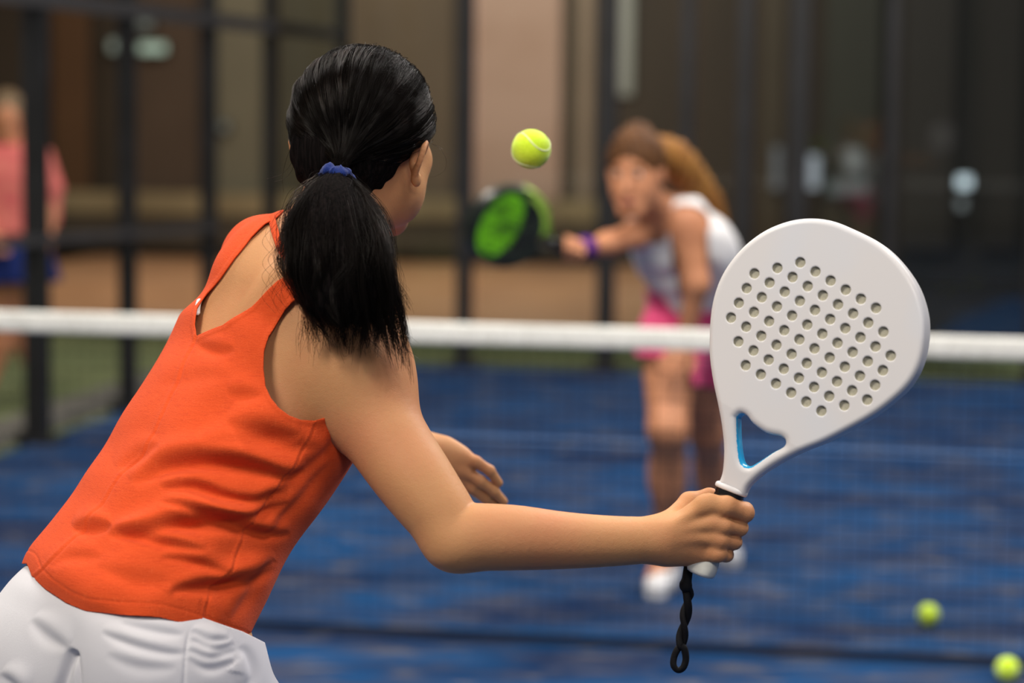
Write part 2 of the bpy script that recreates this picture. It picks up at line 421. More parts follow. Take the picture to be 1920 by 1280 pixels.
panel(250, 372, -1, 470, (.090, .062, .043), .6, 'wide dull brown wall panel behind the left fence', 4)
panel(408, 492, -1, 470, (.165, .155, .11), .5, 'olive grey wall panel behind the left fence', 5)
panel(520, 640, -1, 470, (.080, .072, .048), .6, 'dark olive wall panel beside the woman\'s head', 6)
panel(655, 850, -1, 470, (.14, .105, .072), .6, 'warm brown wall panel right of the woman\'s head', 7)
panel(885, 1052, -1, 470, (.46, .32, .26), .55, 'pinkish beige lit wall panel behind the flying ball', 8, c2=(.38, .25, .19), sc=(.8, .8, 1.1))
panel(1062, 1078, -1, 470, (.10, .08, .055), .6, 'thin brown strip beside the beige panel', 9)
panel(1082, 1112, -1, 470, (.26, .20, .15), .6, 'thin tan strip beside the beige panel', 10)
panel(1150, 1188, -1, 180, (.30, .32, .30), .4, 'pale grey upright strip high above the opponent', 11)
panel(100, 1118, 366, 408, (.26, .21, .12), .6, 'long olive barrier rail low on the back wall', 12, v=V_WALL-.35)
panel(100, 1118, 412, 470, (.075, .062, .045), .6, 'dark skirting board under the olive barrier rail', 13, v=V_WALL-.30)
for k, (a, b, col, lb) in enumerate([(1425, 1470, (.06, .047, .03), 'brownish upright panel left of the black post'), (1545, 1650, (.038, .040, .030), 'greenish charcoal wall panel on the right'),
                                     (1690, 1790, (.036, .032, .028), 'dark grey wall panel on the right'), (1840, 1915, (.030, .026, .022), 'dark brown wall panel at the right edge')]):
    panel(a, b, -1, 470, col, .5, lb, 14+k, v=V_WALL-1.15)

# far lamps and glass reflections made as glowing boxes, out of focus
def lamp(px, py, wpx, hpx, v, col, st, label, name='wall_lamp', cat='lamp'):
    c = on_v(px, py, v); sc = F/c[1]; wd = wpx/sc; hh = hpx/sc
    root = tag(empty(name, c), label, cat, group='lights far behind the court')
    V, Fc = box_geo(c+Sd*.05, CRt, (wd+.02, .06, hh+.02))
    b = mesh('housing', V, Fc, M['black_metal'], root, smooth=False)
    V, Fc = box_geo(c, CRt, (wd, .03, hh))
    o = mesh('diffuser', V, Fc, emit('lamp glow', col, st), root, smooth=False)
    md = o.modifiers.new('b', 'BEVEL'); md.width = min(wd, hh)*.3; md.segments = 3
lamp(286, 90, 52, 18, V_WALL-.2, (.62, .80, .62), .55, 'wide pale green lamp at upper left between the posts')
lamp(212, 86, 14, 22, V_WALL-.2, (.62, .72, .58), .32, 'small dim lamp just left of the wide green lamp')
lamp(272, 40, 26, 28, V_WALL-.2, (.60, .68, .58), .16, 'faint lamp above the wide green lamp')
lamp(420, 237, 16, 16, V_WALL-.2, (.62, .70, .62), .14, 'faint round lamp behind the left fence')
lamp(1808, 341, 26, 22, V_WALL-1.3, (.70, .82, .92), 1.1, 'bright bluish lamp at the right edge of the hall')
lamp(1803, 383, 16, 18, V_WALL-1.3, (.62, .68, .72), .28, 'faint lamp just under the bright bluish lamp')
lamp(1525, 322, 22, 62, V_WALL-1.3, (.66, .72, .82), .42, 'pale tall glowing reflection right of the black post', 'glass_reflection', 'glint')  # this and the next three: reflections put in as emissive boxes
lamp(1456, 315, 18, 80, V_WALL-1.3, (.62, .64, .70), .13, 'dim tall glowing reflection left of the black post', 'glass_reflection', 'glint')
lamp(1602, 300, 28, 44, V_WALL-1.3, (.62, .66, .66), .17, 'grey glowing reflection above the white racket', 'glass_reflection', 'glint')
lamp(1590, 352, 74, 26, V_WALL-1.3, (.52, .66, .66), .12, 'low bluish glowing reflection above the white racket', 'glass_reflection', 'glint')

# fences
M['glass'] = bpy.data.materials.new('clear glass panel'); M['glass'].use_nodes = True
nt = M['glass'].node_tree; nt.nodes.clear()
o_ = nt.nodes.new('ShaderNodeOutputMaterial'); mx = nt.nodes.new('ShaderNodeMixShader'); tr = nt.nodes.new('ShaderNodeBsdfTransparent'); gl = nt.nodes.new('ShaderNodeBsdfGlossy'); fr = nt.nodes.new('ShaderNodeFresnel')
tr.inputs[0].default_value = (.93, .96, .94, 1); gl.inputs['Roughness'].default_value = .03; fr.inputs[0].default_value = 1.4
nt.links.new(fr.outputs[0], mx.inputs[0]); nt.links.new(tr.outputs[0], mx.inputs[1]); nt.links.new(gl.outputs[0], mx.inputs[2]); nt.links.new(mx.outputs[0], o_.inputs[0])
def post_geo(c, w_, h_):
    g1 = box_geo(c+Zd*(h_/2), CRt, (w_, w_*.8, h_)); g2 = box_geo(c+Zd*.008, CRt, (w_*2.1, w_*1.9, .016))
    return join([g1, g2])
def v_of_px(px): r = (px-960)/F; d = 4.177/(TH-r); return (d-10.98)/Sd[1]
lf = tag(empty('court_fence', ct(0, 0)), 'black steel fence receding along the left side of the court', 'fence')
vs = [-2.2]+[v_of_px(p) for p in (66, 237, 390, 505, 640)]
wds = [.10, .10, .082, .082, .08, .08]
for v, w_ in zip(vs, wds): mesh('post', *post_geo(ct(0, v), w_, 3.2), M['black_metal'], lf, smooth=False)
for z, a, b, hh in ((2.01, vs[0], vs[-1], .075), (3.17, vs[0], vs[-1], .06)):
    mesh('rail', *box_geo(ct(0.03, (a+b)/2, z), CRt, (.05, b-a, hh)), M['steel'], lf, smooth=False)
p0 = ct(.03, vs[0], .98); p1 = ct(.03, vs[3]+.03, .86)
V, Fc = box_geo((p0+p1)/2, [Nd, nrm(p1-p0), np.cross(Nd, nrm(p1-p0))], (.045, np.linalg.norm(p1-p0), .045))
mesh('rail', V, Fc, M['steel'], lf, smooth=False)
bf = tag(empty('court_fence', ct(3, V_BACK)), 'black steel fence with glass panels across the back of the court', 'fence')
us = []
for px, w_ in ((505, 0), (872, .092), (1138, .104), (1285, .075), (1393, .085), (1495, .110), (1668, .06), (1945, .09)):
    u = uv(on_v(px, 400, V_BACK))[0]; us.append(u)
    if w_: mesh('post', *post_geo(ct(u, V_BACK), w_, 3.2), M['black_metal'], bf, smooth=False)
mesh('rail', *box_geo(ct((us[0]+us[-1])/2, V_BACK, 3.17), CRt, (us[-1]-us[0], .05, .06)), M['black_metal'], bf, smooth=False)
for a, b in zip(us[:-1], us[1:]):
    mesh('glass_panel', *box_geo(ct((a+b)/2, V_BACK+.055, 1.56), CRt, (b-a-.13, .010, 3.0)), M['glass'], bf, smooth=False)

# net
P0 = np.array((0, 6.9, 0.)); net = tag(empty('padel_net', P0), 'black padel net with a white top band across the court', 'net')
def nt_(u, z=0., f=0.): return P0+Nd*u+Zd*z+Sd*f
U0, U1 = -2.75, 3.6; ZT = .930
us_ = np.linspace(U0, U1, 60)
def sag(u): return ZT
# band folded over the cord: a soft oval section
prof = []
for i in range(16):
    a = 2*math.pi*i/16; prof.append((.007*math.cos(a)*(1 if abs(math.cos(a)) > .3 else .9), (.031 if math.sin(a) > 0 else .031)*np.sign(math.sin(a))*abs(math.sin(a))**.5))
V = []; Fc = []
for i, u in enumerate(us_):
    for (f_, z_) in prof:
        wob = .0015*math.sin(u*37)+.001*math.sin(u*91+z_*60)
        V.append(nt_(u, sag(u)-.031+z_, f_+wob))
n_ = 16
for i in range(len(us_)-1):
    for k in range(n_): Fc.append((i*n_+k, i*n_+(k+1) % n_, (i+1)*n_+(k+1) % n_, (i+1)*n_+k))
mesh('top_band', V, Fc, M['net_band'], net)
gs = []
for u in np.arange(U0+.02, U1, .042): gs.append(box_geo(nt_(u, .46), CRt, (.0022, .0022, .84)))
for z in np.arange(.05, .87, .042): gs.append(box_geo(nt_((U0+U1)/2, z), CRt, (U1-U0, .0022, .0022)))
mesh('netting', *join(gs), M['net'], net, smooth=False)
mesh('bottom_tape', *box_geo(nt_((U0+U1)/2, .020), CRt, (U1-U0, .006, .026)), M['tape_dark'], net, smooth=False)
for u in (U0-.04, U1+.04): mesh('post', *post_geo(nt_(u), .08, .95), M['black_metal'], net, smooth=False)

# balls
def ball(c, r, rot, label):
    V, Fc = sphere_geo((0, 0, 0), r, 48, 32); o = mesh('tennis_ball', V, Fc, M['ball'])
    o.data.transform(Matrix.Translation((0, 0, -r))); o.location = tuple(c)
    t = np.linspace(0, 2*math.pi, 160, endpoint=False); a, b = .75, .25
    P = np.stack([a*np.cos(t)+b*np.cos(3*t), a*np.sin(t)-b*np.sin(3*t), 2*math.sqrt(a*b)*np.sin(2*t)], 1)
    R = np.array(Matrix.Rotation(rot[2], 3, 'Z') @ Matrix.Rotation(rot[1], 3, 'Y') @ Matrix.Rotation(rot[0], 3, 'X'))
    P = (P/np.linalg.norm(P, axis=1)[:, None])@R.T*r*.985+np.asarray(c)
    V, Fc = tube_geo(P, r*.045, 8, closed=True); mesh('seam', V, Fc, M['ball_seam'], o)
    tag(o, label, 'ball', group='yellow tennis balls'); return o
ball(at(996, 279.5, 3.42), 37/(F/3.42), (0.860, 2.574, 0.235), 'yellow tennis ball in mid-air between the two players')
c = ground(1740, 1172); c[2] = .0335; ball(c, .033, (0, 0, 1), 'yellow tennis ball lying on the blue court beyond the net')
c = ground(1914, 1272); c[1] = 6.50; c[0] = (1912-960)/F*6.50; c[2] = .0335; ball(c, .033, (1, 0, 2), 'yellow tennis ball on the court at the right edge of the photo')

# ------------------------------------------------------------------ the player in front
PA = nrm(np.array((.43, .28, .87)))                 # up along her leaning trunk
PF = nrm(np.array((.80, .60, 0)) - PA*np.dot(np.array((.80, .60, 0)), PA))   # the way she faces
PR = np.cross(PF, PA)                               # towards her right side
def sect(l, r, Y, ratio=.73, k=1.0, shift=0.):
    """a trunk section from its left and right silhouette points"""
    a_ = at(l[0], l[1], Y); b_ = at(r[0], r[1], Y); c = (a_+b_)/2; wd = np.linalg.norm((b_-a_)[[0, 2]])
    e = nrm((b_-a_)*np.array((1, 0, 1)))
    pr = math.hypot(PR@e, ratio*(PF@e)); a = wd/2/pr
    return (c+np.array((0, shift, 0)), a*k, a*ratio*k)
YP, YM, YS = 2.93, 2.98, 3.06
g_st = [sect((30, 1110), (430, 1260), 2.91), sect((48, 1055), (448, 1202), 2.92), sect((104, 994), (492, 1105), 2.94), sect((165, 910), (540, 1012), 2.965),
        sect((222, 826), (602, 910), 2.99), sect((284, 732), (655, 832), 3.015), sect((320, 655), (672, 760), 3.04, .66), sect((350, 584), (655, 690), 3.055, .58)]
b_st = [sect((50, 1160), (400, 1310), 2.90, .80), sect((64, 1085), (420, 1230), 2.915, .78, .97), sect((140, 985), (475, 1085), 2.945, .74, .93), sect((205, 900), (515, 985), 2.97, .72, .93),
        sect((255, 815), (580, 900), 2.99, .70, .96), sect((300, 725), (632, 815), 3.015, .68, .97), sect((337, 640), (640, 740), 3.04, .64, .97),
        sect((380, 588), (640, 695), 3.055, .60), sect((448, 545), (640, 640), 3.065, .52, .90)]
SL = at(498, 491, 3.16); SR = at(657, 672, 2.95); NB = at(598, 500, 3.08); ND = at(668, 378, 3.12)
EL = at(858, 1000, 2.845); WR = at(1222, 1012, 2.885)
LE = at(545, 790, 3.40); LW = at(822, 852, 3.36)
HC = at(688, 234, 3.12)                              # middle of the skull
HF = nrm((.36, .90, -.10)); HU = nrm(np.array((.14, .08, .98))-HF*np.dot(np.array((.14, .08, .98)), HF)); HR = np.cross(HF, HU)
def hd(r, f, u): return HC+HR*r+HF*f+HU*u
HP = np.array((205-960, 0, 0))
HIPR = at(330, 1300, 2.90); HIPL = at(125, 1262, 2.96)
KR = np.array((-.20, 3.12, .46)); AR = np.array((-.30, 3.02, .10)); KL = np.array((-.74, 3.06, .45)); AL = np.array((-.84, 2.80, .10))

def hand_prims(W, MC, fingers, thumb, palm_r, extra=[]):
    p = []
    for m_, r_ in MC: p.append(cap(W+(m_-W)*.15, m_, palm_r, r_, .010))
    pr = [grp(p, .012)]
    fs = []
    for chain, rad in fingers:
        pr_ = [cap(chain[i], chain[i+1], rad[i], rad[i+1], .004) for i in range(len(chain)-1)]
        fs.append(grp(pr_, .0016))
    pr.append(grp(fs, .007))
    th = [cap(thumb[0][i], thumb[0][i+1], thumb[1][i], thumb[1][i+1], .006) for i in range(len(thumb[0])-1)]
    pr.append(grp(th, .010))
    return pr+extra
# right hand, closed on the grip (pixel anchors, depth in metres)
def h_(x, y, Y): return at(x, y, Y)
GY = 2.905
idx = ([h_(1322, 947, 2.874), h_(1362, 949, 2.868), h_(1396, 961, 2.880), h_(1397, 957, 2.915), h_(1366, 950, 2.934), h_(1345, 948, 2.934)], [.0118, .0124, .0116, .0102, .0090, .0078])
mid = ([h_(1330, 982, 2.872), h_(1358, 986, 2.866), h_(1387, 990, 2.880), h_(1388, 989, 2.912), h_(1362, 984, 2.932), h_(1338, 980, 2.934)], [.0100, .0096, .0094, .0094, .0088, .0076])
rng_ = ([h_(1330, 1009, 2.874), h_(1352, 1013, 2.867), h_(1375, 1016, 2.880), h_(1377, 1016, 2.910), h_(1352, 1011, 2.930), h_(1330, 1008, 2.933)], [.0098, .0092, .0090, .0090, .0084, .0072])
pky = ([h_(1332, 1036, 2.878), h_(1346, 1039, 2.869), h_(1360, 1040, 2.880), h_(1362, 1040, 2.905), h_(1340, 1036, 2.925), h_(1320, 1032, 2.928)], [.0096, .0088, .0084, .0084, .0078, .0068])
HW = h_(1238, 1012, 2.886)
MC = [(h_(1318, 949, 2.876), .0128), (h_(1330, 980, 2.873), .0112), (h_(1331, 1008, 2.876), .0108), (h_(1326, 1037, 2.880), .0115)]
thm = ([h_(1250, 985, 2.900), h_(1292, 941, 2.925), h_(1330, 931, 2.936), h_(1372, 940, 2.936)], [.0140, .0118, .0100, .0085])
knk = []
for (x, y, Y, r) in ((1330, 944, 2.868, .0118), (1343, 981, 2.8655, .0098), (1346, 1008, 2.866, .0094), (1346, 1034, 2.868, .0090)):
    knk.append(ell(h_(x, y, Y), (r, r*.7, r), k=.008))
tend = [cap(h_(1262, 985, 2.866), h_(1325, 946, 2.8655), .0030, .0030, .012), cap(h_(1262, 997, 2.865), h_(1335, 981, 2.8635), .0028, .0028, .012),
        cap(h_(1262, 1010, 2.866), h_(1338, 1008, 2.865), .0026, .0026, .011)]
palm = [cap(h_(1252, 1030, 2.892), h_(1312, 1044, 2.894), .0165, .0125, .014), ell(h_(1278, 1012, 2.882), (.032, .0155, .026), k=.014)]
right_hand = grp(hand_prims(HW, MC, [idx, mid, rng_, pky], thm, .0150, palm+knk+tend), .022)
# left hand, open and relaxed beyond the right arm
lY = 3.36
li = ([at(866, 858, 3.35), at(893, 866, 3.345), at(918, 882, 3.35), at(935, 905, 3.36)], [.0090, .0080, .0074, .0062])
lm = ([at(866, 880, 3.35), at(900, 902, 3.35), at(926, 921, 3.36), at(944, 940, 3.37)], [.0092, .0084, .0076, .0064])
lr = ([at(854, 891, 3.356), at(885, 914, 3.356), at(911, 934, 3.366), at(932, 950, 3.376)], [.0092, .0086, .0078, .0062])
lp = ([at(842, 904, 3.368), at(864, 932, 3.368), at(882, 950, 3.38), at(896, 962, 3.39)], [.0082, .0074, .0066, .0056])
lt = ([at(836, 876, 3.375), at(858, 888, 3.400), at(878, 905, 3.410), at(890, 920, 3.415)], [.0125, .0110, .0095, .0078])
left_hand = grp(hand_prims(LW, [(li[0][0], .011), (lm[0][0], .011), (lr[0][0], .0105), (lp[0][0], .010)], [li, lm, lr, lp], lt, .0140, [ell((LW+lm[0][0])/2, (.030, .012, .026), k=.014)]), .02)

trunk = [loft(b_st, PA, PR, PF, 2.25, .03, .03)]
def tw(px, py, Y): return at(px, py, Y)
shoulder = [
    snake([NB, at(545, 474, 3.11), SL], [.044, .046, .040], 14, .03), cap(NB, SR-PA*.005, .050, .058, .05),
    cap(at(560, 560, 3.03), at(495, 515, 3.10), .058, .050, .05),       # upper back
    ell(at(580, 640, 2.975), (.080, .045, .095), k=.05),                 # right shoulder blade
    ell(at(476, 586, 3.07), (.055, .048, .080), k=.05),                 # left shoulder blade
    cap(NB-PA*.02, ND, .050, .047, .03),                                  # neck
    cap(at(620, 520, 3.06), at(655, 620, 2.99), .045, .058, .05),
]
rarm = [ell(at(668, 712, 2.945), (.060, .058, .074), np.array([nrm((.82, 0, .57)), (0, 1, 0), nrm((-.57, 0, .82))]), .04),
        snake([at(676, 712, 2.94), at(706, 787, 2.915), at(741, 846, 2.895), at(779, 901, 2.875), at(818, 954, 2.86), at(856, 1000, 2.850), at(905, 1006, 2.846), at(970, 1008, 2.848), at(1060, 1013, 2.858), at(1150, 1014, 2.872), at(1236, 1011, 2.886)],
              [.0560, .0510, .0480, .0455, .0415, .0375, .0385, .0375, .0330, .0292, .0262], 40, .035),
        ell(at(846, 1030, 2.842), (.018, .020, .015), k=.04),             # elbow point
        ell(at(620, 735, 2.99), (.050, .055, .060), k=.05),                # rear armpit fold
        cap(at(560, 740, 3.00), at(655, 700, 2.97), .045, .045, .05)]
larm = [ell(SL, (.042, .048, .045), k=.03), cap(SL, LE, .041, .038, .03), cap(LE, at(660, 800, 3.40), .037, .036, .03), cap(at(660, 800, 3.40), LW, .035, .026, .03)]
chest = [ell(at(560, 740, 3.02)+PF*.070-PR*.03, (.058, .058, .065), k=.04), ell(at(530, 700, 3.04)+PF*.075-PR*.11, (.058, .058, .065), k=.04)]
skull = [ell(hd(0, .0, .0), (.073, .093, .088), np.array([HR, HF, HU]), .02),
         ell(hd(0, .045, -.060), (.058, .058, .062), np.array([HR, HF, HU]), .03),
         cap(hd(.050, .020, -.075), hd(.018, .083, -.118), .020, .015, .03), cap(hd(-.050, .020, -.075), hd(-.018, .083, -.118), .020, .015, .03),
         cap(hd(.014, .085, -.116), hd(-.014, .085, -.116), .015, .015, .02),
         ell(hd(.050, .060, -.035), (.018, .022, .020), np.array([HR, HF, HU]), .02), ell(hd(-.050, .060, -.035), (.018, .022, .020), np.array([HR, HF, HU]), .02),
         cap(hd(0, .097, -.018), hd(0, .116, -.050), .007, .010, .010), ell(hd(.009, .106, -.053), (.007, .009, .006), k=.006), ell(hd(-.009, .106, -.053), (.007, .009, .006), k=.006),
         ell(hd(.031, .098, -.016), (.017, .016, .012), np.array([HR, HF, HU]), .012, True), ell(hd(-.031, .098, -.016), (.017, .016, .012), np.array([HR, HF, HU]), .012, True),
         cap(hd(.020, .090, -.084), hd(-.020, .090, -.084), .006, .006, .006), cap(hd(.017, .092, -.091), hd(-.017, .092, -.091), .007, .007, .004),
         cap(hd(.022, .103, -.087), hd(-.022, .103, -.087), .0015, .0015, .003, True)]
def ear(s):
    E = hd(.079*s, -.008, -.036); q = lambda r, f, u: E+HR*r*s+HF*f+HU*u
    rim = [q(.004, -.004, -.026), q(.008, -.012, -.015), q(.013, -.016, .000), q(.014, -.013, .014), q(.011, -.003, .022), q(.007, .008, .020), q(.004, .011, .010)]
    rim = spline(rim, 16); pr = [cap(rim[i], rim[i+1], .0036, .0036, .002) for i in range(15)]
    pr.append(ell(q(.001, -.003, .003), (.006, .012, .021), np.array([HR, HF, HU]), .006))
    pr.append(ell(q(.006, -.001, -.026), (.005, .008, .009), np.array([HR, HF, HU]), .006))
    pr.append(ell(q(.012, -.001, .001), (.009, .0085, .013), np.array([HR, HF, HU]), .004, True))
    return grp(pr, .006)
# soft flesh of the jaw seen under the ear
face = skull+[ell(hd(.046, .030, -.078), (.022, .036, .034), np.array([HR, HF, HU]), .03), ear(1), ear(-1), cap(hd(0, -.03, -.06), NB+(ND-NB)*.4, .050, .047, .04)]
legs = [cap(HIPR, KR, .094, .060, .05), cap(KR, AR, .058, .036, .04), cap(HIPL, KL, .094, .060, .05), cap(KL, AL, .058, .036, .04),
        ell(KR+np.array((.01, .02, 0)), (.05, .055, .06), k=.03), ell(KL+np.array((.01, .02, 0)), (.05, .055, .06), k=.03),
        ell(KR*.62+AR*.38+np.array((-.01, -.02, 0)), (.050, .055, .085), k=.04), ell(KL*.62+AL*.38+np.array((-.01, -.02, 0)), (.050, .055, .085), k=.04),
        cap(AR, AR+np.array((.12, .10, -.055)), .034, .026, .02), cap(AL, AL+np.array((.10, .11, -.055)), .034, .026, .02)]
pelvis = [ell(at(300, 1265, 2.86), (.105, .10, .11), k=.06), ell(at(130, 1245, 2.93), (.098, .10, .108), k=.06)]
body = trunk+shoulder+rarm+larm+chest+face+[right_hand, left_hand]+pelvis+legs
V, Q = surface(body, (-1.15, 2.45, -.02), (.36, 3.62, 1.72), HB)
V = smooth(V, Q, 1, .4)
woman = tag(empty('person', ((AR[0]+AL[0])/2, 2.95, 0)), 'dark haired person seen from behind in an orange top, holding the white racket', 'person')
# finger nails and faint skin creases are left to the bump; the body is one surface
bodyo = mesh('body', V, Q, M['skin'], woman)

# eyes
M['eye'] = mat('eye white', (.75, .72, .68), .2, .5, noise=[((90, 90, 90), (.7, .62, .58), .5, .8, 1)])
M['iris'] = mat('dark brown iris', (.03, .015, .008), .1, .6, noise=[((300, 300, 300), (.06, .03, .015), .5, .8, 1)])
for s in (-1, 1):
    e = hd(.031*s, .0815, -.017); mesh('eye', *sphere_geo(e, .0108, 20, 14), M['eye'], bodyo); mesh('iris', *sphere_geo(e+HF*.0062, .0056, 14, 10), M['iris'], bodyo)
    V_, F_ = tube_geo(spline([hd(.015*s, .0985, .004), hd(.031*s, .0975, .009), hd(.048*s, .084, .004)], 10), [.0008]+[.0022]*8+[.0008], 6); mesh('eyebrow', V_, F_, M['hair'], bodyo)

M['lips_near'] = mat('rose lips', (.48, .16, .12), .4, .4, noise=[((200, 200, 200), (.42, .13, .10), .4, .7, 1)])
for dz in (0, -.0085):
    V_, F_ = tube_geo(spline([hd(.020, .094, -.086), hd(.008, .1005, -.083+dz), hd(0, .101, -.0845+dz), hd(-.008, .1005, -.083+dz), hd(-.020, .094, -.086)], 14), [.001]+[.0036]*12+[.001], 8); mesh('lip', V_, F_, M['lips_near'], bodyo)
# ---- tank top
gar = [loft(g_st, PA, PR, PF, 2.4, .03, .02)]
off = .0035
bodyup = trunk+shoulder[:5]+chest+rarm[-2:]+[ell(SL, (.047, .050, .049), k=.03), cap(SL, SL+(LE-SL)*.10, .044, .041, .03)]
gf = [(lambda P: feval(bodyup, P)-off, .02, False)]+gar
V, Q = surface(gf, (-.75, 2.65, .78), (.02, 3.42, 1.45), HG)
V = smooth(V, Q, 3, .5)
x, y = proj(V); N = normals(V, Q)
fwd = (V-at(500, 700, 3.03))@PF                       # how far towards her front
px_m = 1/1511.
HEM = [(48, 1055), (58, 1078), (84, 1104), (120, 1130), (160, 1146), (220, 1152), (300, 1157), (350, 1170), (400, 1188), (447, 1204), (700, 1330), (900, 600), (700, 200), (200, 200), (-60, 900), (-60, 1062)]
hem = polydist(x, y, HEM)
neck_poly = [(368, 630), (366, 610), (372, 580), (388, 552), (412, 522), (440, 482), (470, 446), (498, 420), (514, 411), (560, 372), (700, 330), (760, 470), (660, 500), (600, 492), (565, 503), (522, 526), (470, 575), (420, 611)]
nk = -polydist(x, y, neck_poly)
arm_poly = [(640, 545), (585, 556), (550, 566), (534, 583), (518, 606), (504, 630), (496, 660), (494, 690), (498, 725), (508, 748), (522, 767), (540, 780), (562, 787), (589, 788), (613, 782), (640, 792), (700, 800), (820, 760), (800, 600), (700, 500)]
ar = -polydist(x, y, arm_poly)
# left armhole, on the far side of the shoulder
lc = SL+PF*.035-PR*.02; la = (np.linalg.norm((V-lc)/np.array((1, 1, 1.25)), axis=1)-.060)/px_m
la = np.where((V-SL)@PF > .042, la, np.maximum(la, ((.042-(V-SL)@PF))/px_m))
back = fwd < .02
nfront = ((V-NB)@PA*-1-.048)/px_m            # a scooped front neck
side_r = np.abs((V-NB)@PR)
nfront = np.maximum(nfront, (side_r-.050)/px_m)
ar = np.where(fwd > .035, (np.linalg.norm(V-(SR+PR*.02), axis=1)-.070)/px_m, ar)
h = np.minimum(hem, np.minimum(ar, la)); h = np.where(back, np.minimum(h, nk), np.minimum(h, nfront))
FL = [([(251, 908), (284, 882), (317, 866), (383, 860), (456, 867), (529, 886), (575, 880)], 0.0123, 17),
      ([(300, 912), (365, 909), (419, 928), (474, 935), (525, 916)], 0.0080, 12),
      ([(303, 941), (346, 948), (419, 967), (474, 963), (540, 938)], 0.0070, 11),
      ([(200, 1001), (262, 992), (317, 981), (383, 974), (437, 978), (492, 996), (545, 998)], 0.0119, 15),
      ([(215, 994), (284, 1007), (328, 1018), (385, 1030)], 0.0080, 12),
      ([(135, 990), (170, 986), (210, 981)], 0.0065, 12),
      ([(300, 1043), (346, 1045), (430, 1072)], 0.0051, 11),
      ([(318, 1118), (330, 1104), (365, 1097), (419, 1091), (474, 1083), (518, 1062)], 0.0080, 13),
      ([(423, 792), (488, 802), (560, 815)], 0.0072, 20), ([(425, 733), (455, 736), (492, 742)], 0.0032, 12), ([(366, 642), (400, 652), (440, 654)], 0.0032, 11),
      ([(380, 830), (450, 822), (540, 830), (600, 835)], 0.0051, 18),
      ([(470, 968), (540, 905), (600, 850), (640, 805)], 0.0051, 14), ([(500, 1000), (560, 930), (620, 862)], 0.0043, 12), ([(400, 1105), (450, 1075), (520, 1050)], 0.0051, 12),
      ([(430, 1160), (465, 1110), (505, 1040)], 0.0043, 14), ([(380, 1120), (392, 1150), (400, 1180)], 0.0026, 10), ([(220, 880), (262, 850), (300, 830)], 0.0043, 14), ([(92, 1060), (130, 1040), (190, 1040)], 0.0026, 12),
      ([(180, 1060), (260, 1080), (340, 1090)], 0.0026, 16), ([(300, 720), (360, 700), (430, 700)], 0.0022, 18)]
seamc = [(368, 632), (352, 668), (338, 705), (320, 745), (300, 790), (268, 850), (238, 880), (190, 950), (140, 1010), (88, 1062), (60, 1086)]
seams = [(590, 796), (560, 855), (520, 915), (470, 985), (430, 1065), (392, 1120), (380, 1180)]
wgt = np.clip((.06-fwd)/.05, 0, 1) if False else np.ones(len(V))
face_cam = np.clip((CAM-V)@np.array((0, 1, 0))*-1, 0, 1)
vis = np.clip(-(N*nrm((.05, 1, -.15))).sum(1)*2.5, 0, 1)
V = folds(V, N, FL, vis)
for ln, dp in ((seamc, .0011), (seams, .0010)):
    d, s = linedist(x, y, spline(ln, 50)); V = V-N*(dp*np.exp(-(d/2.2)**2)*vis)[:, None]+N*(.0006*np.exp(-((d-5)/3)**2)*vis)[:, None]
wv = .0010*np.sin(x*.021+y*.013+1.3)*np.sin(x*.009-y*.031)+.0007*np.sin(x*.05+y*.044)
wv += .0016*np.sin(x*.028-y*.045+2*np.sin(x*.011))*np.sin(y*.012+.5)*vis
V = V+N*wv[:, None]
# bound edges: a raised 4 mm binding round the openings, a stitched hem
edge = np.minimum(np.where(back, nk, nfront), np.minimum(ar, la))
V = V+N*(.0011/(1+np.exp((edge-7.5)/1.0)))[:, None]-N*(.0007*np.exp(-((hem-24)/2.0)**2))[:, None]
Vc, Tc = clip_mesh(V, Q, h)
top = mesh('tank_top', Vc, Tc, M['shirt'], woman)
sm = top.modifiers.new('cloth thickness', 'SOLIDIFY'); sm.thickness = .0016; sm.offset = -1
# neck band across the nape and the small care label
nb = spline([at(511, 409, 3.045), at(514, 425, 3.02), at(520, 448, 2.995), at(535, 478, 2.975), at(565, 505, 2.96), at(600, 520, 2.95)], 30)
# band built as a flat strip lying on the skin
def snap(P, prims, off_, it=8):
    P = np.array(P, float)
    for _ in range(it):
        e = 1e-3; g = np.stack([feval(prims, P+np.eye(3)[i]*e)-feval(prims, P-np.eye(3)[i]*e) for i in range(3)], 1)/(2*e)
        g /= np.linalg.norm(g, axis=1)[:, None]+1e-9; P = P-g*(feval(prims, P)-off_)[:, None]
    return P
# bring the band's path onto the skin along the view ray, then offset
def ray_on(px, py, prims, Y0=2.6, off_=0.0):
    P = at(px, py, Y0); d = nrm(P-CAM)
    for _ in range(60):
        v = feval(prims, P[None])[0]-off_
        if v < 2e-4: break
        P = P+d*v*.8
    return P
bp = [ray_on(*p, body, off_=.003) for p in [(508, 404), (512, 420), (518, 442), (528, 468), (546, 494), (575, 512)]]
bp = snap(spline(bp, 40), body, .0032)
V, Fc = tube_geo(bp, .0052, 10, flat=.28, up=(0, 1, 0))
mesh('neck_band', V, Fc, M['shirt'], top)
M['label'] = mat('white satin label', (.8, .78, .78), .3, .5, noise=[((400, 400, 400), (.7, .66, .66), .5, .8, 1)])
lp_ = [ray_on(*p, body, off_=.008) for p in [(375, 560), (371, 573), (370, 590)]]
V, Fc = tube_geo(spline(lp_, 10), [.0015]+[.0036]*8+[.0016], 8, flat=.5, up=(0, 1, 0)); mesh('care_label', V, Fc, M['label'], top)

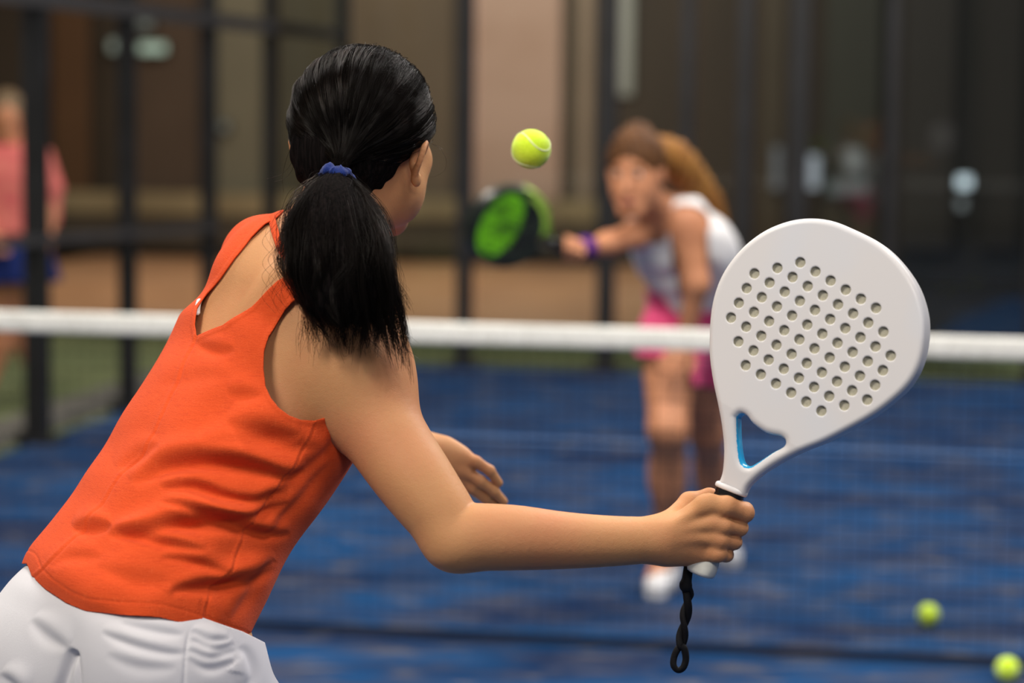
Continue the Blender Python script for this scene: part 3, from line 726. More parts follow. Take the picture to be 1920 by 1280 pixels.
# ---- shorts
sh = [(lambda P: feval(trunk+pelvis, P)-.004, .02, False),
      ell(at(300, 1270, 2.86), (.108, .10, .118), k=.05), ell(at(135, 1250, 2.93), (.098, .10, .108), k=.05),
      cap(HIPR, HIPR+(KR-HIPR)*.62, .112, .098, .04), cap(HIPL, HIPL+(KL-HIPL)*.62, .112, .098, .04)]
V, Q = surface(sh, (-1.0, 2.6, .40), (-.02, 3.45, 1.16), HG)
V = smooth(V, Q, 3, .5); N = normals(V, Q); x, y = proj(V)
zz = V[:, 2]
legR = np.linalg.norm(V-(HIPR+(KR-HIPR)*.5), axis=1); 
hcut = (zz-.575+.02*np.sin(x*.02))/px_m
wst = -((V-at(250, 1060, 2.93))@PA-.045)/px_m
vis = np.clip(-(N*nrm((.05, 1, -.15))).sum(1)*2.5, 0, 1)
SFL = [([(190, 1183), (250, 1205), (310, 1220), (348, 1222)], .0035, 11), ([(225, 1166), (290, 1180), (345, 1188)], .0028, 10), ([(60, 1160), (95, 1190), (128, 1213)], .0040, 14),
       ([(360, 1180), (395, 1196), (430, 1196)], .0035, 8), ([(358, 1196), (400, 1212), (440, 1206)], .0035, 8), ([(352, 1216), (395, 1228), (440, 1216)], .0035, 9), ([(352, 1232), (390, 1248), (440, 1238)], .003, 10),
       ([(455, 1290), (470, 1265), (462, 1232), (446, 1215)], .004, 12), ([(0, 1262), (20, 1275), (45, 1300)], .004, 12), ([(200, 1225), (260, 1244), (330, 1250)], .002, 14)]
V = folds(V, N, SFL, vis)
for ln, dp, wd in (([(140, 1216), (128, 1240), (112, 1290)], .010, 9), ([(140, 1216), (146, 1250), (150, 1300)], .004, 5), ([(358, 1172), (350, 1210), (345, 1280), (345, 1340)], .0012, 3)):
    d, s = linedist(x, y, spline(ln, 30)); V = V-N*(dp*np.exp(-(d/wd)**2)*vis*np.clip(s*6, 0, 1))[:, None]
hemd = polydist(x, y, HEM); bk_ = (N*nrm((0, 1, 0))).sum(1) < .2
Vc, Tc = clip_mesh(V, Q, np.minimum(hcut, np.where(V[:, 1] < 3.1, np.minimum(22-hemd, 400), wst)))
sho = mesh('shorts', Vc, Tc, M['shorts'], woman); sm = sho.modifiers.new('cloth thickness', 'SOLIDIFY'); sm.thickness = .0015; sm.offset = -1

# ---- shoes
M['shoe'] = mat('white sports shoe', (.72, .72, .74), .55, .3, noise=[((30, 30, 30), (.62, .62, .66), .5, .8, 2)])
def shoe(ank, d, name, parent, h=.0035, m=None):
    d = nrm((d[0], d[1], 0)); r = np.array((d[1], -d[0], 0)); R = np.array([r, d, (0, 0, 1.)]); b = np.array((ank[0], ank[1], 0))
    pr = [ell(b+d*.11+np.array((0, 0, .038)), (.046, .095, .038), R, .03), ell(b-d*.01+np.array((0, 0, .045)), (.038, .055, .045), R, .03), cap(b+np.array((0, 0, .05)), b+np.array((0, 0, .098)), .040, .040, .03),
          cap(b-d*.03+np.array((0, 0, .014)), b+d*.165+np.array((0, 0, .014)), .036, .036, .01), (lambda P: .001-P[:, 2], .004, True) ]
    pr[-1] = (lambda P: -(-P[:, 2]+.0), .004, True)
    pr = pr[:-1]
    V, Q = surface(pr, b-np.array((.2, .2, .03)), b+np.array((.3, .3, .16)), h)
    V[:, 2] = np.maximum(V[:, 2], .001)
    return mesh(name, V, Q, m or M['shoe'], parent)
shoe(AR, (.6, .8), 'shoe', woman); shoe(AL, (.55, .85), 'shoe', woman)

# ---- hair
HRm = np.array([HR, HF, HU]); HRAD = np.array((.0890, .106, .0970)); HCO = hd(-.001, -.008, .001)
TIE = at(631, 331, 2.962)
def on_skull(dirs, off_=0.):
    d = dirs/np.linalg.norm(dirs, axis=1)[:, None]
    t = 1/np.sqrt(((d/HRAD)**2).sum(1)); return HCO+((d*(t+off_)[:, None])@HRm)
tie_l = HRm@(TIE-HCO); tdir = tie_l/np.linalg.norm(tie_l)
# ponytail centre line and half widths
pt = np.array([np.append(TIE, .011), np.append(at(627, 352, 2.938), .024), np.append(at(626, 378, 2.915), .042), np.append(at(628, 430, 2.885), .061), np.append(at(634, 490, 2.865), .068), np.append(at(640, 550, 2.860), .067), np.append(at(646, 605, 2.858), .056), np.append(at(655, 650, 2.858), .040)])
PTs = spline(pt, 60)
AXT = nrm((-.10, -.62, -.78))
hair_v = [ell(HCO, HRAD-.004, HRm, .02), ell(hd(-.005, -.062, -.055), (.050, .045, .045), HRm, .05)]
cutf = [ell(hd(0, .135, -.045), (.085, .110, .085), HRm, .015, True), ell(hd(.082, .022, -.080), (.040, .062, .056), HRm, .012, True), ell(hd(-.082, .022, -.080), (.040, .058, .055), HRm, .012, True)]
pony = []
for i in range(3, 46, 4):
    a_, b_ = PTs[i], PTs[min(i+4, 59)]
    r1, r2 = a_[3]*.74, b_[3]*.74
    pony.append(ell((a_[:3]+b_[:3])/2, ((r1+r2)/2*1.0, (r1+r2)/2*.42+.004, min(.026, (r1+r2)*.35)), k=.02))
hv = hair_v+cutf+[grp(pony, .03)]
V, Q = surface(hv, (-.36, 2.72, .95), (.02, 3.32, 1.74), .0035)
N = normals(V, Q); V = V+N*(.0012*np.sin(V[:, 0]*420+3*np.sin(V[:, 2]*40)))[:, None]
hairo = mesh('hair', V, Q, M['hair'], woman)
# strands
mh = bpy.data.materials.new('black hair strands'); mh.use_nodes = True; nt = mh.node_tree; nt.nodes.clear()
o_ = nt.nodes.new('ShaderNodeOutputMaterial'); hb = nt.nodes.new('ShaderNodeBsdfHairPrincipled'); hb.parametrization = 'COLOR'
hb.inputs['Color'].default_value = (.0075, .0048, .0038, 1); hb.inputs["Roughness"].default_value = .17; hb.inputs['Radial Roughness'].default_value = .25; hb.inputs['IOR'].default_value = 1.30; hb.inputs['Random Roughness'].default_value = .3
hd_ = nt.nodes.new('ShaderNodeBsdfDiffuse'); hd_.inputs[0].default_value = (.006, .005, .0045, 1); hx = nt.nodes.new('ShaderNodeMixShader')
ha = nt.nodes.new('ShaderNodeAttribute'); ha.attribute_name = 'shine'; nt.links.new(ha.outputs['Fac'], hx.inputs[0])
nt.links.new(hd_.outputs[0], hx.inputs[1]); nt.links.new(hb.outputs[0], hx.inputs[2]); nt.links.new(hx.outputs[0], o_.inputs[0])
def strands(name, L, r0, mat_, parent, lk=20):
    n = [len(s) for s in L]; P = np.concatenate(L)
    off = np.zeros(3); o_ = parent
    while o_ is not None: off = off+np.array(o_.location); o_ = o_.parent
    hc = bpy.data.hair_curves.new(name); hc.add_curves(n); hc.attributes['position'].data.foreach_set('vector', (P-off).astype(np.float32).ravel())
    ra = hc.attributes.new('radius', 'FLOAT', 'POINT')
    rr = np.concatenate([np.linspace(1, .35, k)*r0*rng.uniform(.7, 1.2) for k in n]); ra.data.foreach_set('value', rr.astype(np.float32))
    sh = hc.attributes.new('shine', 'FLOAT', 'CURVE'); sv = np.repeat(rng.beta(1.1, 2.6, len(n)//lk+1), lk)[:len(n)]; sh.data.foreach_set('value', np.clip(sv+rng.normal(0, .06, len(n)), .04, 1).astype(np.float32))
    hc.materials.append(mat_); o = bpy.data.objects.new(name, hc); C.objects.link(o); o.parent = parent
    return o
def smooth_noise(n, k, amp):
    c = rng.normal(0, amp, (k, 3)); return spline(c, n)
def lock(d, n=20, loft_=0.):
    """a strand over the skull from direction d to the tie"""
    ang = math.acos(np.clip(d@tdir, -1, 1)); t = np.linspace(0, 1, n)
    q = d[None]*(np.sin((1-t)*ang)/math.sin(ang))[:, None]+tdir[None]*(np.sin(t*ang)/math.sin(ang))[:, None]
    q = q+np.array((0, -.25, .55))*(np.sin(np.pi*t)*(.10 if d[1] > -.1 else .05))[:, None]*max(0, d[2]+.3)
    return on_skull(q, loft_*np.sin(np.pi*t)**.5), t
def start():
    while True:
        d = nrm(rng.normal(0, 1, 3)); f, u, r = d[1], d[2], abs(d[0])
        if u < -.66 or (f > .45 and u < .62) or (f > .0 and u < -.12+.55*max(f, 0)) or (u < -.30 and f > -.35): continue
        if r > .72 and u < -.02 and f > -.22: continue
        if math.acos(np.clip(d@tdir, -1, 1)) < .30: continue
        return d
L = []
for c in range(430):
    d0 = start(); n = 20; P0_, t = lock(d0, n, rng.uniform(.000, .0065)); P0_ = P0_+smooth_noise(n, 5, .0022); je = rng.normal(0, .0035, 3)
    for k in range(20):
        d = nrm(d0+rng.normal(0, .085, 3)); P, t = lock(d, n, rng.uniform(-.001, .004)); cw = np.clip(.25+.9*t, 0, .82)[:, None]
        P = P*(1-cw)+(P0_+rng.normal(0, .0010, 3))*cw+smooth_noise(n, 5, .0005)
        tail = np.clip((t-.80)/.20, 0, 1)[:, None]
        e_ = TIE-AXT*.010+je*np.array((1.2, .6, .8))+rng.normal(0, .0015, 3); P = P*(1-tail**1.6)+e_*tail**1.6; L.append(P)
strands('hair_strands', L, .00030, mh, hairo)
# ponytail: tapering locks
L = []
for c in range(230):
    a = rng.uniform(0, 2*math.pi); rr_ = math.sqrt(rng.uniform(.05, 1)); n = 24; big = rng.random()
    end = rng.uniform(.80, 1.0) if big < .82 else rng.uniform(.5, .85)
    sd = math.cos(a)*rr_; ph = rng.uniform(0, 6.28); wa = rng.uniform(.002, .0075); frq = rng.uniform(7, 14); ns = smooth_noise(n, 6, .0055); spread = rng.uniform(.0030, .0062); ex = rng.uniform(-.004, .022)*(.4+abs(sd)); kk = 34
    for q in range(kk):
        en = end*rng.uniform(.88, 1.0); t = np.linspace(0, en, n); idx_ = np.clip(t, 0, 1)*59; Cn = np.stack([np.interp(idx_, np.arange(60), PTs[:, j]) for j in range(4)], 1)
        rr2 = rr_*(1+.04*rng.normal()); P = Cn[:, :3].copy(); P[:, 0] += math.cos(a)*rr2*Cn[:, 3]; P[:, 1] += math.sin(a)*rr2*Cn[:, 3]*.50
        if sd > .25: kx = np.clip((t-.55)/.45, 0, 1)**1.6; P[:, 0] += kx*.040*sd; P[:, 2] -= kx*.040*(sd-.1)
        elif sd < -.2: kx = np.clip((t-.45)/.5, 0, 1)**1.5; P[:, 0] -= kx*.012*sd; P[:, 2] += kx*.012
        tt = t/en; w_ = np.linspace(.15, 1, n)[:, None]
        P += ns*w_+np.stack([wa*np.sin(t*frq+ph), .6*wa*np.cos(t*frq*.9+ph), 0*t], 1)*w_
        P[:, 2] -= np.clip((t-.7)/.3, 0, 1)**2*ex
        P += rng.normal(0, 1, 3)*spread*(np.sin(np.pi*np.clip(tt, 0, 1)**.6)*.9+.18)[:, None]+smooth_noise(n, 5, .0008)
        L.append(P)
strands('hair_strands', L, .00026, mh, hairo, 34)
# loose strands
def loose(pts, Y, jit=.0):
    q = np.array([at(p[0], p[1], Y+(p[2] if len(p) > 2 else 0)) for p in pts]); return spline(q, 24)+smooth_noise(24, 4, jit)
L = [loose([(812, 272), (826, 280), (836, 298), (834, 318), (818, 330), (806, 332)], 3.12), loose([(810, 270), (822, 274), (832, 280)], 3.12),
     loose([(556, 262), (540, 290), (530, 330), (532, 362)], 3.06), loose([(560, 262), (549, 300), (530, 325), (498, 336)], 3.06), loose([(552, 300), (547, 320), (533, 335), (515, 340)], 3.06)]
for i in range(60):
    x0, y0 = rng.uniform(526, 560), rng.uniform(380, 520)
    if i % 2: L.append(loose([(x0, y0), (x0-12, y0+15), (x0-20-rng.uniform(0, 18), y0+45), (x0-10, y0+80)], 2.87, .0012))
    else: L.append(loose([(x0+180, y0+60), (x0+195, y0+80), (x0+205, y0+110), (x0+200+rng.uniform(-8, 8), y0+150)], 2.87, .0015))
for i in range(260):   # wisps off the lower edge
    x0 = rng.uniform(565, 745); y0 = 610+rng.uniform(-25, 12)+(x0 > 700)*10; s_ = rng.normal(0, 8)
    L.append(loose([(x0-s_*.3, y0-40), (x0, y0), (x0+s_+(x0 > 700)*10, y0+rng.uniform(12, 42)), (x0+s_*1.7+(x0 > 700)*18, y0+rng.uniform(20, 55)+(rng.random() < .06)*22)], 2.87, .0015))
for i in range(240):  # fly-aways over the crown
    a = rng.uniform(-.9, 1.2); d = nrm((math.sin(a), rng.uniform(-.7, .2), math.cos(a))); P = on_skull(np.array([d+np.array((0, -.05, 0))*k+rng.normal(0, .01, 3) for k in range(8)]), rng.uniform(.001, .006)); L.append(spline(P, 14)+smooth_noise(14, 4, .0012))
strands('loose_hair', L, .00022, mh, hairo)
# ear-side edge hair
# ---- scrunchie
ax = AXT; u_ = nrm(np.cross(ax, (0, 0, 1.))); v_ = np.cross(ax, u_)
P = []; rr = []
for i in range(72):
    a = 2*math.pi*i/72; R_ = .0134+.0010*math.sin(5*a); P.append(TIE+ax*(.002+.0025*math.sin(3*a+1))+u_*math.cos(a)*R_+v_*math.sin(a)*R_*.92); rr.append(.0083+.0009*math.sin(11*a)+.0007*math.sin(17*a+1))
V, Fc = tube_geo(P, rr, 14, closed=True, flat=1.2)
V = np.array(V); N_ = V-np.repeat(np.array(P), 14, 0); ph = np.tile(np.arange(14), 72)/14*2*math.pi; th_ = np.repeat(np.arange(72), 14)/72*2*math.pi
V = V+N_*(.10*np.sin(ph*4+th_*6))[:, None]
tieo = mesh('hair_tie', V, Fc, M['tie'], woman)
V2, Fc2 = tube_geo(spline([at(650, 338, 2.955), at(657, 346, 2.952), at(658, 352, 2.952)], 8), [.006, .0062, .006, .0058, .005, .0045, .004, .002], 10, flat=.6); mesh('scrunchie_end', V2, Fc2, M['tie'], tieo)

# ------------------------------------------------------------------ the white racket
RO = at(1520, 632, 2.885); RS = F/2.885
ru = nrm((.465, -.03, .885)); rv0 = nrm(np.array((.885, 0, -.465))-ru*np.dot((.885, 0, -.465), ru)); rn0 = np.cross(ru, rv0)
tl = math.radians(-23)
if rn0[1] > 0: rn0 = -rn0                      # towards the camera
rv = nrm(rv0*math.cos(tl)+rn0*math.sin(-tl)); rn = nrm(np.cross(ru, rv)); rn = -rn if rn[1] > 0 else rn
RT = .036                                     # thickness
def r2d(px, py, n0=0.):
    """racket-plane coordinates (v, u) of an image point on the plane n = n0"""
    d = RM @ np.array(((px-960)/F, -(py-640)/F, -1.0)); o = RO+rn*n0; t = ((o-CAM)@rn)/(d@rn); P = CAM+d*t-RO
    return P@rv, P@ru
cr = lambda L_: [(1300+a/2.371, 400+b/2.371) for a, b in L_]
outl = cr([(112, 1205), (133, 1150), (138, 1050), (128, 950), (110, 850), (88, 750), (73, 650), (70, 550), (80, 420), (110, 310), (160, 220), (230, 140), (320, 75), (420, 35), (520, 22), (620, 35), (720, 75), (820, 125), (900, 185), (970, 265), (1020, 350), (1050, 450), (1055, 540), (1040, 640), (1010, 720), (960, 790), (880, 860), (800, 915), (700, 970), (600, 1020), (500, 1060), (400, 1110), (320, 1160), (262, 1212), (238, 1262)])
pts = []
for (px, py) in outl:
    v0, u0 = r2d(px, py, 0); s_ = math.tanh(v0/.05); pts.append(r2d(px, py, .0145*(-s_)))
ol = spline(np.array(pts), 160)
thr = cr([(186, 905), (205, 888), (232, 898), (262, 935), (320, 975), (382, 990), (404, 1008), (396, 1034), (345, 1062), (275, 1106), (238, 1122), (208, 1100), (192, 1010)])
tp_ = np.array([r2d(a, b, RT/2) for a, b in thr]); tc_ = spline(np.vstack([tp_, tp_[:1]]), 60)[:-1]
o_h = np.array((475, 218.)); e1 = np.array((67.3, 40.55)); e2 = np.array((-34.7, 65.3)); holes = []
for j, (a0, a1) in enumerate([(0, 5), (-1, 6), (-2, 7), (-2, 7), (-2, 7), (-2, 7), (-1, 6), (0, 5)]):
    for a in range(a0, a1+1): q = o_h+e1*a+e2*j; holes.append(r2d(1300+q[0]/2.371, 400+q[1]/2.371, RT/2))
holes = np.array(holes); HRd = .0060
def racket_f(P):
    q = P-RO; v = q@rv; u = q@ru; n = q@rn
    d2 = np.full(len(P), .02)
    near = np.abs(n) < .04
    d2[near] = -polydist(v[near], u[near], ol)
    th = polydist(v, u, tc_)
    # rounded slab; the thickness eases down in the throat and neck
    thick = RT/2*np.interp(u, (-.215, -.16, -.12), (.62, .80, 1.0))
    rd = .0072
    x = np.maximum(d2+rd, 0); y = np.maximum(np.abs(n)-thick+rd, 0)
    d = np.hypot(x, y)-rd+np.minimum(np.maximum(d2+rd, np.abs(n)-thick+rd), 0)
    a = th; b = .0
    d = -smin(-d, -a, .010)
    return d
def racket_h(P):
    q = P-RO; v = q@rv; u = q@ru; n = q@rn
    dh = np.full(len(P), .02); m = (v**2+u**2 < .14**2)
    if m.any(): dh[m] = np.sqrt(((v[m][:, None]-holes[:, 0])**2+(u[m][:, None]-holes[:, 1])**2).min(1))-HRd
    dh = np.where(v**2+u**2 >= .14**2, np.maximum(np.sqrt(v**2+u**2)-.12, .005), dh)
    return np.maximum(dh, RT/2-.0045-np.abs(n))
rf = [(racket_f, .0, False), (racket_h, .0012, True)]
lo_ = RO+np.array((-.16, -.10, -.24)); hi_ = RO+np.array((.17, .10, .19))
V, Q = surface(rf, lo_, hi_, HK, 24)
V = V+0
fc = V[Q].mean(1)-RO; fv, fu, fn = fc@rv, fc@ru, fc@rn
dh = np.sqrt(((fv[:, None]-holes[:, 0])**2+(fu[:, None]-holes[:, 1])**2).min(1)) if len(fv) < 600000 else np.concatenate([np.sqrt(((c_[0][:, None]-holes[:, 0])**2+(c_[1][:, None]-holes[:, 1])**2).min(1)) for c_ in zip(np.array_split(fv, 20), np.array_split(fu, 20))])
dth = -polydist(fv, fu, tc_)
fm = np.zeros(len(Q), int); fm[(dh < HRd+.0005) & (np.abs(fn) < RT/2-.0009)] = 1
fm[(dth < .0035) & (np.abs(fn) < RT/2-.0065)] = 2
rk = tag(empty('padel_racket', RO-ru*.25), 'white padel racket with drilled round holes held up in the near player\'s right hand', 'racket')
mesh('racket_head', V, Q, None, rk, mats=[M['racket'], M['foam'], M['cyan']], fmat=fm)
# neck collar, grip, cap and wrist cord
nk_px = (1368, 926); v0, u0 = r2d(*nk_px, 0); bt = r2d(1316, 1066, 0)
gdir = nrm(rv*(bt[0]-v0)+ru*(bt[1]-u0)); gs_ = RO+rv*v0+ru*u0; gl_ = math.hypot(bt[0]-v0, bt[1]-u0); gperp = nrm(np.cross(gdir, rn))
def oval(P0_, rows, n=28):
    V = []; Fc = []
    for (s, a, b) in rows:
        for k in range(n):
            t = 2*math.pi*k/n; ct_, st_ = math.cos(t), math.sin(t); e = .75
            V.append(P0_+gdir*s+gperp*a*np.sign(ct_)*abs(ct_)**e+rn*b*np.sign(st_)*abs(st_)**e)
    for i in range(len(rows)-1):
        for k in range(n): Fc.append((i*n+k, i*n+(k+1) % n, (i+1)*n+(k+1) % n, (i+1)*n+k))
    Fc.append(tuple(range(n))[::-1]); Fc.append(tuple((len(rows)-1)*n+k for k in range(n))); return V, Fc
mesh('collar', *oval(gs_, [(-.0105, .0180, .0120), (-.0095, .0196, .0138), (-.0080, .0204, .0146), (-.0055, .0205, .0147), (-.0042, .0200, .0142), (-.0035, .0188, .0132)]), M['racket'], rk)
rows = []
for i in range(46):
    s = -.005+i*(gl_-.012)/45; w_ = .0004*math.sin(i*1.9) if i > 8 else .0006*math.sin(i*2.6); rows.append((s, .0180+w_-.0010*min(i, 12)/12, .0138+w_))
mesh('grip', *oval(gs_, rows), M['black_gloss'], rk)
mesh('end_cap', *oval(gs_, [(gl_-.020, .0165, .0135), (gl_-.012, .0172, .0142), (gl_-.004, .0180, .0150), (gl_+.003, .0178, .0150), (gl_+.0065, .0160, .0135), (gl_+.008, .0110, .010)]), M['white_cap'], rk)
t = np.linspace(0, 1, 90)
cx = np.interp(t, [0, .12, .2, .35, .55, .72, 1], [1291, 1288, 1287, 1292, 1286, 1283, 1277]); cy = 1062+t*(1210-1062)
L2 = []
for s_ in (0, math.pi):
    q = []
    for i in range(90):
        a = s_+t[i]*3.4*math.pi*1.0; am = 5.2*np.interp(t[i], [0, .2, .35, 1], [.35, .5, 1, 1.0])
        q.append(at(cx[i]+am*math.cos(a), cy[i], 2.895+.0034*math.sin(a)*np.interp(t[i], [0, .2, .35, 1], [.3, .5, 1, 1])))
    L2.append(q)
lp2 = spline(np.array([L2[0][-1], at(1283, 1216, 2.893), at(1286, 1235, 2.895), at(1281, 1251, 2.895), at(1271, 1256, 2.896), at(1263, 1247, 2.896), at(1264, 1231, 2.897), at(1271, 1216, 2.896), L2[1][-1]]), 50)
P = np.array(L2[0][:-1]+list(lp2)+L2[1][::-1][1:])
V, Fc = tube_geo(P, .0048, 10, flat=.7, up=(0, 1, 0)); co = mesh('wrist_cord', V, Fc, M['cord'], rk)
kn = at(1286, 1099, 2.893); V, Q = surface([ell(kn, (.0072, .006, .006), k=.004), ell(kn+np.array((-.003, -.001, .004)), (.004, .004, .003), k=.004), cap(at(1292, 1056, 2.897), kn, .0058, .0062, .004)], kn-.03, kn+.05, .0012); mesh('cord_knot', V, Q, M['cord'], co)

# ------------------------------------------------------------------ the opponent
def person_ext(): pass
OA = nrm((-.10, -.30, .95)); OF = nrm(np.array((-.50, -.86, 0))-OA*np.dot(np.array((-.50, -.86, 0)), OA)); OR = np.cross(OF, OA)
def sec2(l, r, Y, ratio, k=1.):
    a_ = at(l[0], l[1], Y); b_ = at(r[0], r[1], Y); c = (a_+b_)/2; wd = np.linalg.norm((b_-a_)[[0, 2]]); e = nrm((b_-a_)*np.array((1, 0, 1)))
    a = wd/2/math.hypot(OR@e, ratio*(OF@e)); return (c, a*k, a*ratio*k)
ot = [sec2((1218, 655), (1338, 655), 7.72, .80), sec2((1222, 600), (1345, 612), 7.70, .75), sec2((1225, 550), (1362, 560), 7.66, .70), sec2((1205, 500), (1376, 505), 7.60, .66),
      sec2((1190, 462), (1374, 462), 7.54, .62), sec2((1180, 425), (1350, 415), 7.49, .58), sec2((1192, 400), (1318, 388), 7.46, .55, .9)]
oh = at(1192, 318, 7.32); oF = nrm((-.32, -.93, -.16)); oU = nrm(np.array((-.05, -.05, 1))-oF*np.dot(np.array((-.05, -.05, 1)), oF)); oR = np.cross(oF, oU); oM = np.array([oR, oF, oU])
def od(r, f, u): return oh+oR*r+oF*f+oU*u
ohead = [ell(od(0, -.01, .02), (.080, .098, .100), oM, .02), ell(od(0, .035, -.050), (.071, .066, .080), oM, .03), cap(od(.020, .078, -.112), od(-.020, .078, -.112), .020, .020, .03),
         cap(od(0, .100, -.005), od(0, .122, -.042), .008, .012, .012), ell(od(.032, .102, .0), (.019, .018, .013), oM, .012, True), ell(od(-.032, .102, .0), (.019, .018, .013), oM, .012, True),
         cap(od(.020, .097, -.076), od(-.020, .097, -.076), .008, .008, .008), cap(od(.024, .112, -.080), od(-.024, .112, -.080), .002, .002, .004, True),
         ell(od(.080, -.005, -.015), (.010, .020, .032), oM, .006), ell(od(-.080, -.005, -.015), (.010, .020, .032), oM, .006),
         cap(od(0, -.025, -.07), at(1245, 405, 7.47), .052, .058, .04)]
oLW = at(1286, 636, 7.46)
def simple_hand(W, d, pn, s=1., rh=.0085):
    d = nrm(d); pn = nrm(pn-d*np.dot(pn, d)); sd = np.cross(d, pn); pr = [ell(W+d*.045*s, (.036*s, .015*s, .042*s) if False else (.034*s,)*3 and (.034*s, .040*s, .034*s), np.array([sd, d, pn])*1.0, .015)]
    pr = [(lambda f: f)(ell(W+d*.045*s, (.040*s, .048*s, .016*s), np.array([sd, d, pn]), .015))]
    for i, (o, l) in enumerate(((-.028, .066), (-.010, .076), (.009, .072), (.027, .056))):
        a = W+d*.082*s+sd*o*s; b = a+d*l*.55*s-pn*.006*s+sd*o*.12; c = b+d*l*.42*s-pn*.018*s; pr += [cap(a, b, rh, rh*.9, .006), cap(b, c, rh*.9, rh*.75, .004)]
    a = W+d*.025*s-sd*.030*s; b = a+d*.035*s-sd*.028*s-pn*.01; c = b+d*.030*s-sd*.006; pr += [cap(a, b, .013, .011, .01), cap(b, c, .011, .009, .006)]
    return grp(pr, .015)
GP = at(1068, 468, 7.10)   # opponent's racket hand
def fist(c, ax, out, s=1.):
    """a hand closed on a bar along ax; out points to the knuckles"""
    ax = nrm(ax); out = nrm(out-ax*np.dot(out, ax)); sd = np.cross(ax, out); pr = [ell(c-out*.028, (.040, .030, .020), np.array([ax, out, sd]), .015)]
    for i in range(4):
        o = c+ax*(.030-.020*i); ring_ = [o-out*.020+sd*.026, o+out*.008+sd*.030, o+out*.028+sd*.010, o+out*.024-sd*.014, o-out*.002-sd*.024]
        pr += [cap(ring_[j], ring_[j+1], .0092, .0088, .003) for j in range(4)]
    pr += [cap(c-out*.03-sd*.01, c+ax*.028-sd*.028, .013, .011, .01), cap(c+ax*.028-sd*.028, c+ax*.040+out*.015-sd*.026, .011, .009, .006)]
    return grp(pr, .012)
oarm = [ell(at(1284, 408, 7.43), (.060, .060, .066), k=.04), cap(at(1288, 420, 7.41), at(1306, 530, 7.40), .050, .038, .03), cap(at(1306, 530, 7.40), oLW, .038, .026, .03),
        simple_hand(oLW, at(1262, 674, 7.43)-oLW, np.array((-.3, -1, .3))),
        ell(at(1196, 432, 7.45), (.046, .050, .050), k=.03), cap(at(1192, 440, 7.42), at(1140, 456, 7.28), .042, .032, .03), cap(at(1140, 456, 7.28), at(1088, 468, 7.14), .032, .023, .03)]
OK_, OKR = at(1253, 805, 7.50), at(1327, 815, 7.92)
og1 = ground(1255, 1102); og2 = ground(1368, 1046)
OAK = np.array((og1[0]-.01, og1[1], .10)); OAR = np.array((og2[0]-.05, og2[1], .10))
olegs = [cap(at(1256, 650, 7.66), OK_, .094, .060, .05), cap(OK_, OAK, .057, .040, .04), ell(OK_*.68+OAK*.32+np.array((0, .03, 0)), (.058, .060, .11), k=.04),
         cap(at(1312, 655, 7.76), OKR, .090, .056, .05), cap(OKR, OAR, .055, .038, .04), ell(OKR*.68+OAR*.32+np.array((0, .03, 0)), (.055, .060, .11), k=.04),
         cap(OAK, OAK+np.array((-.05, -.12, -.05)), .036, .028, .02), cap(OAR, OAR+np.array((.03, -.10, -.05)), .036, .028, .02)]
otr = [loft(ot, OA, OR, OF, 2.3, .03, .03)]
opp = otr+ohead+oarm+olegs
# racket of the opponent: a bar along the grip through the fist
RC = at(952, 424, 6.98); rax = nrm(GP-RC)
opp.append(grp([fist(GP, -rax, np.array((-.1, -.8, .5)))], .02))
V, Q = surface(opp, (.15, 6.85, -.02), (1.0, 8.5, 1.75), HO)
V = smooth(V, Q, 1)
op = tag(empty('person', (float(og1[0]+og2[0])/2, 7.9, 0)), 'person in white tank top and pink shorts crouching beyond the net', 'person')
obody = mesh('body', V, Q, M['skin_far'], op)
for s in (-1, 1):
    e = od(.032*s, .082, .0); mesh('eye', *sphere_geo(e, .0092, 16, 12), M['eye'], obody); mesh('iris', *sphere_geo(e+oF*.0062, .0068, 12, 8), M['iris'], obody)
M['lips'] = mat('lips', (.45, .13, .11), .4, .4, noise=[((100, 100, 100), (.4, .1, .09), .4, .7, 1)])
V, Fc = tube_geo(spline([od(.020, .105, -.080), od(.008, .110, -.076), od(0, .111, -.078), od(-.008, .110, -.076), od(-.020, .105, -.080)], 14), [.001]+[.0045]*12+[.001], 8); mesh('lips', V, Fc, M['lips'], obody)
M['brown_hair'] = mat('long brown hair', (.085, .038, .016), .6, .12, noise=[((14, 14, 5), (.15, .065, .024), .45, .65, 3), ((200, 200, 14), (.055, .022, .008), .5, .8, 2)], bump=([((250, 250, 12), 1.)], .004))
for s in (-1, 1):
    V, Fc = tube_geo(spline([od(.014*s, .104, .020), od(.032*s, .102, .026), od(.050*s, .088, .020)], 10), [.001]+[.0045]*8+[.001], 6); mesh('eyebrow', V, Fc, M['brown_hair'], obody)
# hair: cap plus a long tail swept behind the shoulder
hp = spline(np.array([np.append(od(0, -.075, .06), .055), np.append(at(1262, 300, 7.47), .058), np.append(at(1300, 345, 7.58), .052), np.append(at(1330, 385, 7.64), .040), np.append(at(1352, 425, 7.68), .022)]), 14)
oh_ = [ell(od(0, -.018, .026), (.090, .108, .100), oM, .02), ell(od(0, .150, -.045), (.092, .125, .108), oM, .015, True), ell(od(.10, .04, -.075), (.055, .085, .085), oM, .015, True), ell(od(-.10, .04, -.075), (.055, .085, .085), oM, .015, True)]
oh_.append(cap(od(.02, .03, .090), od(.0, -.04, .105), .030, .035, .03))
V, Q = surface(oh_, oh-.25, oh+np.array((.40, .55, .25)), .006); N = normals(V, Q)
V = V+N*(.0022*np.sin(V[:, 0]*260+4*np.sin(V[:, 2]*30)))[:, None]; oho = mesh('hair', V, Q, M['brown_hair'], op)
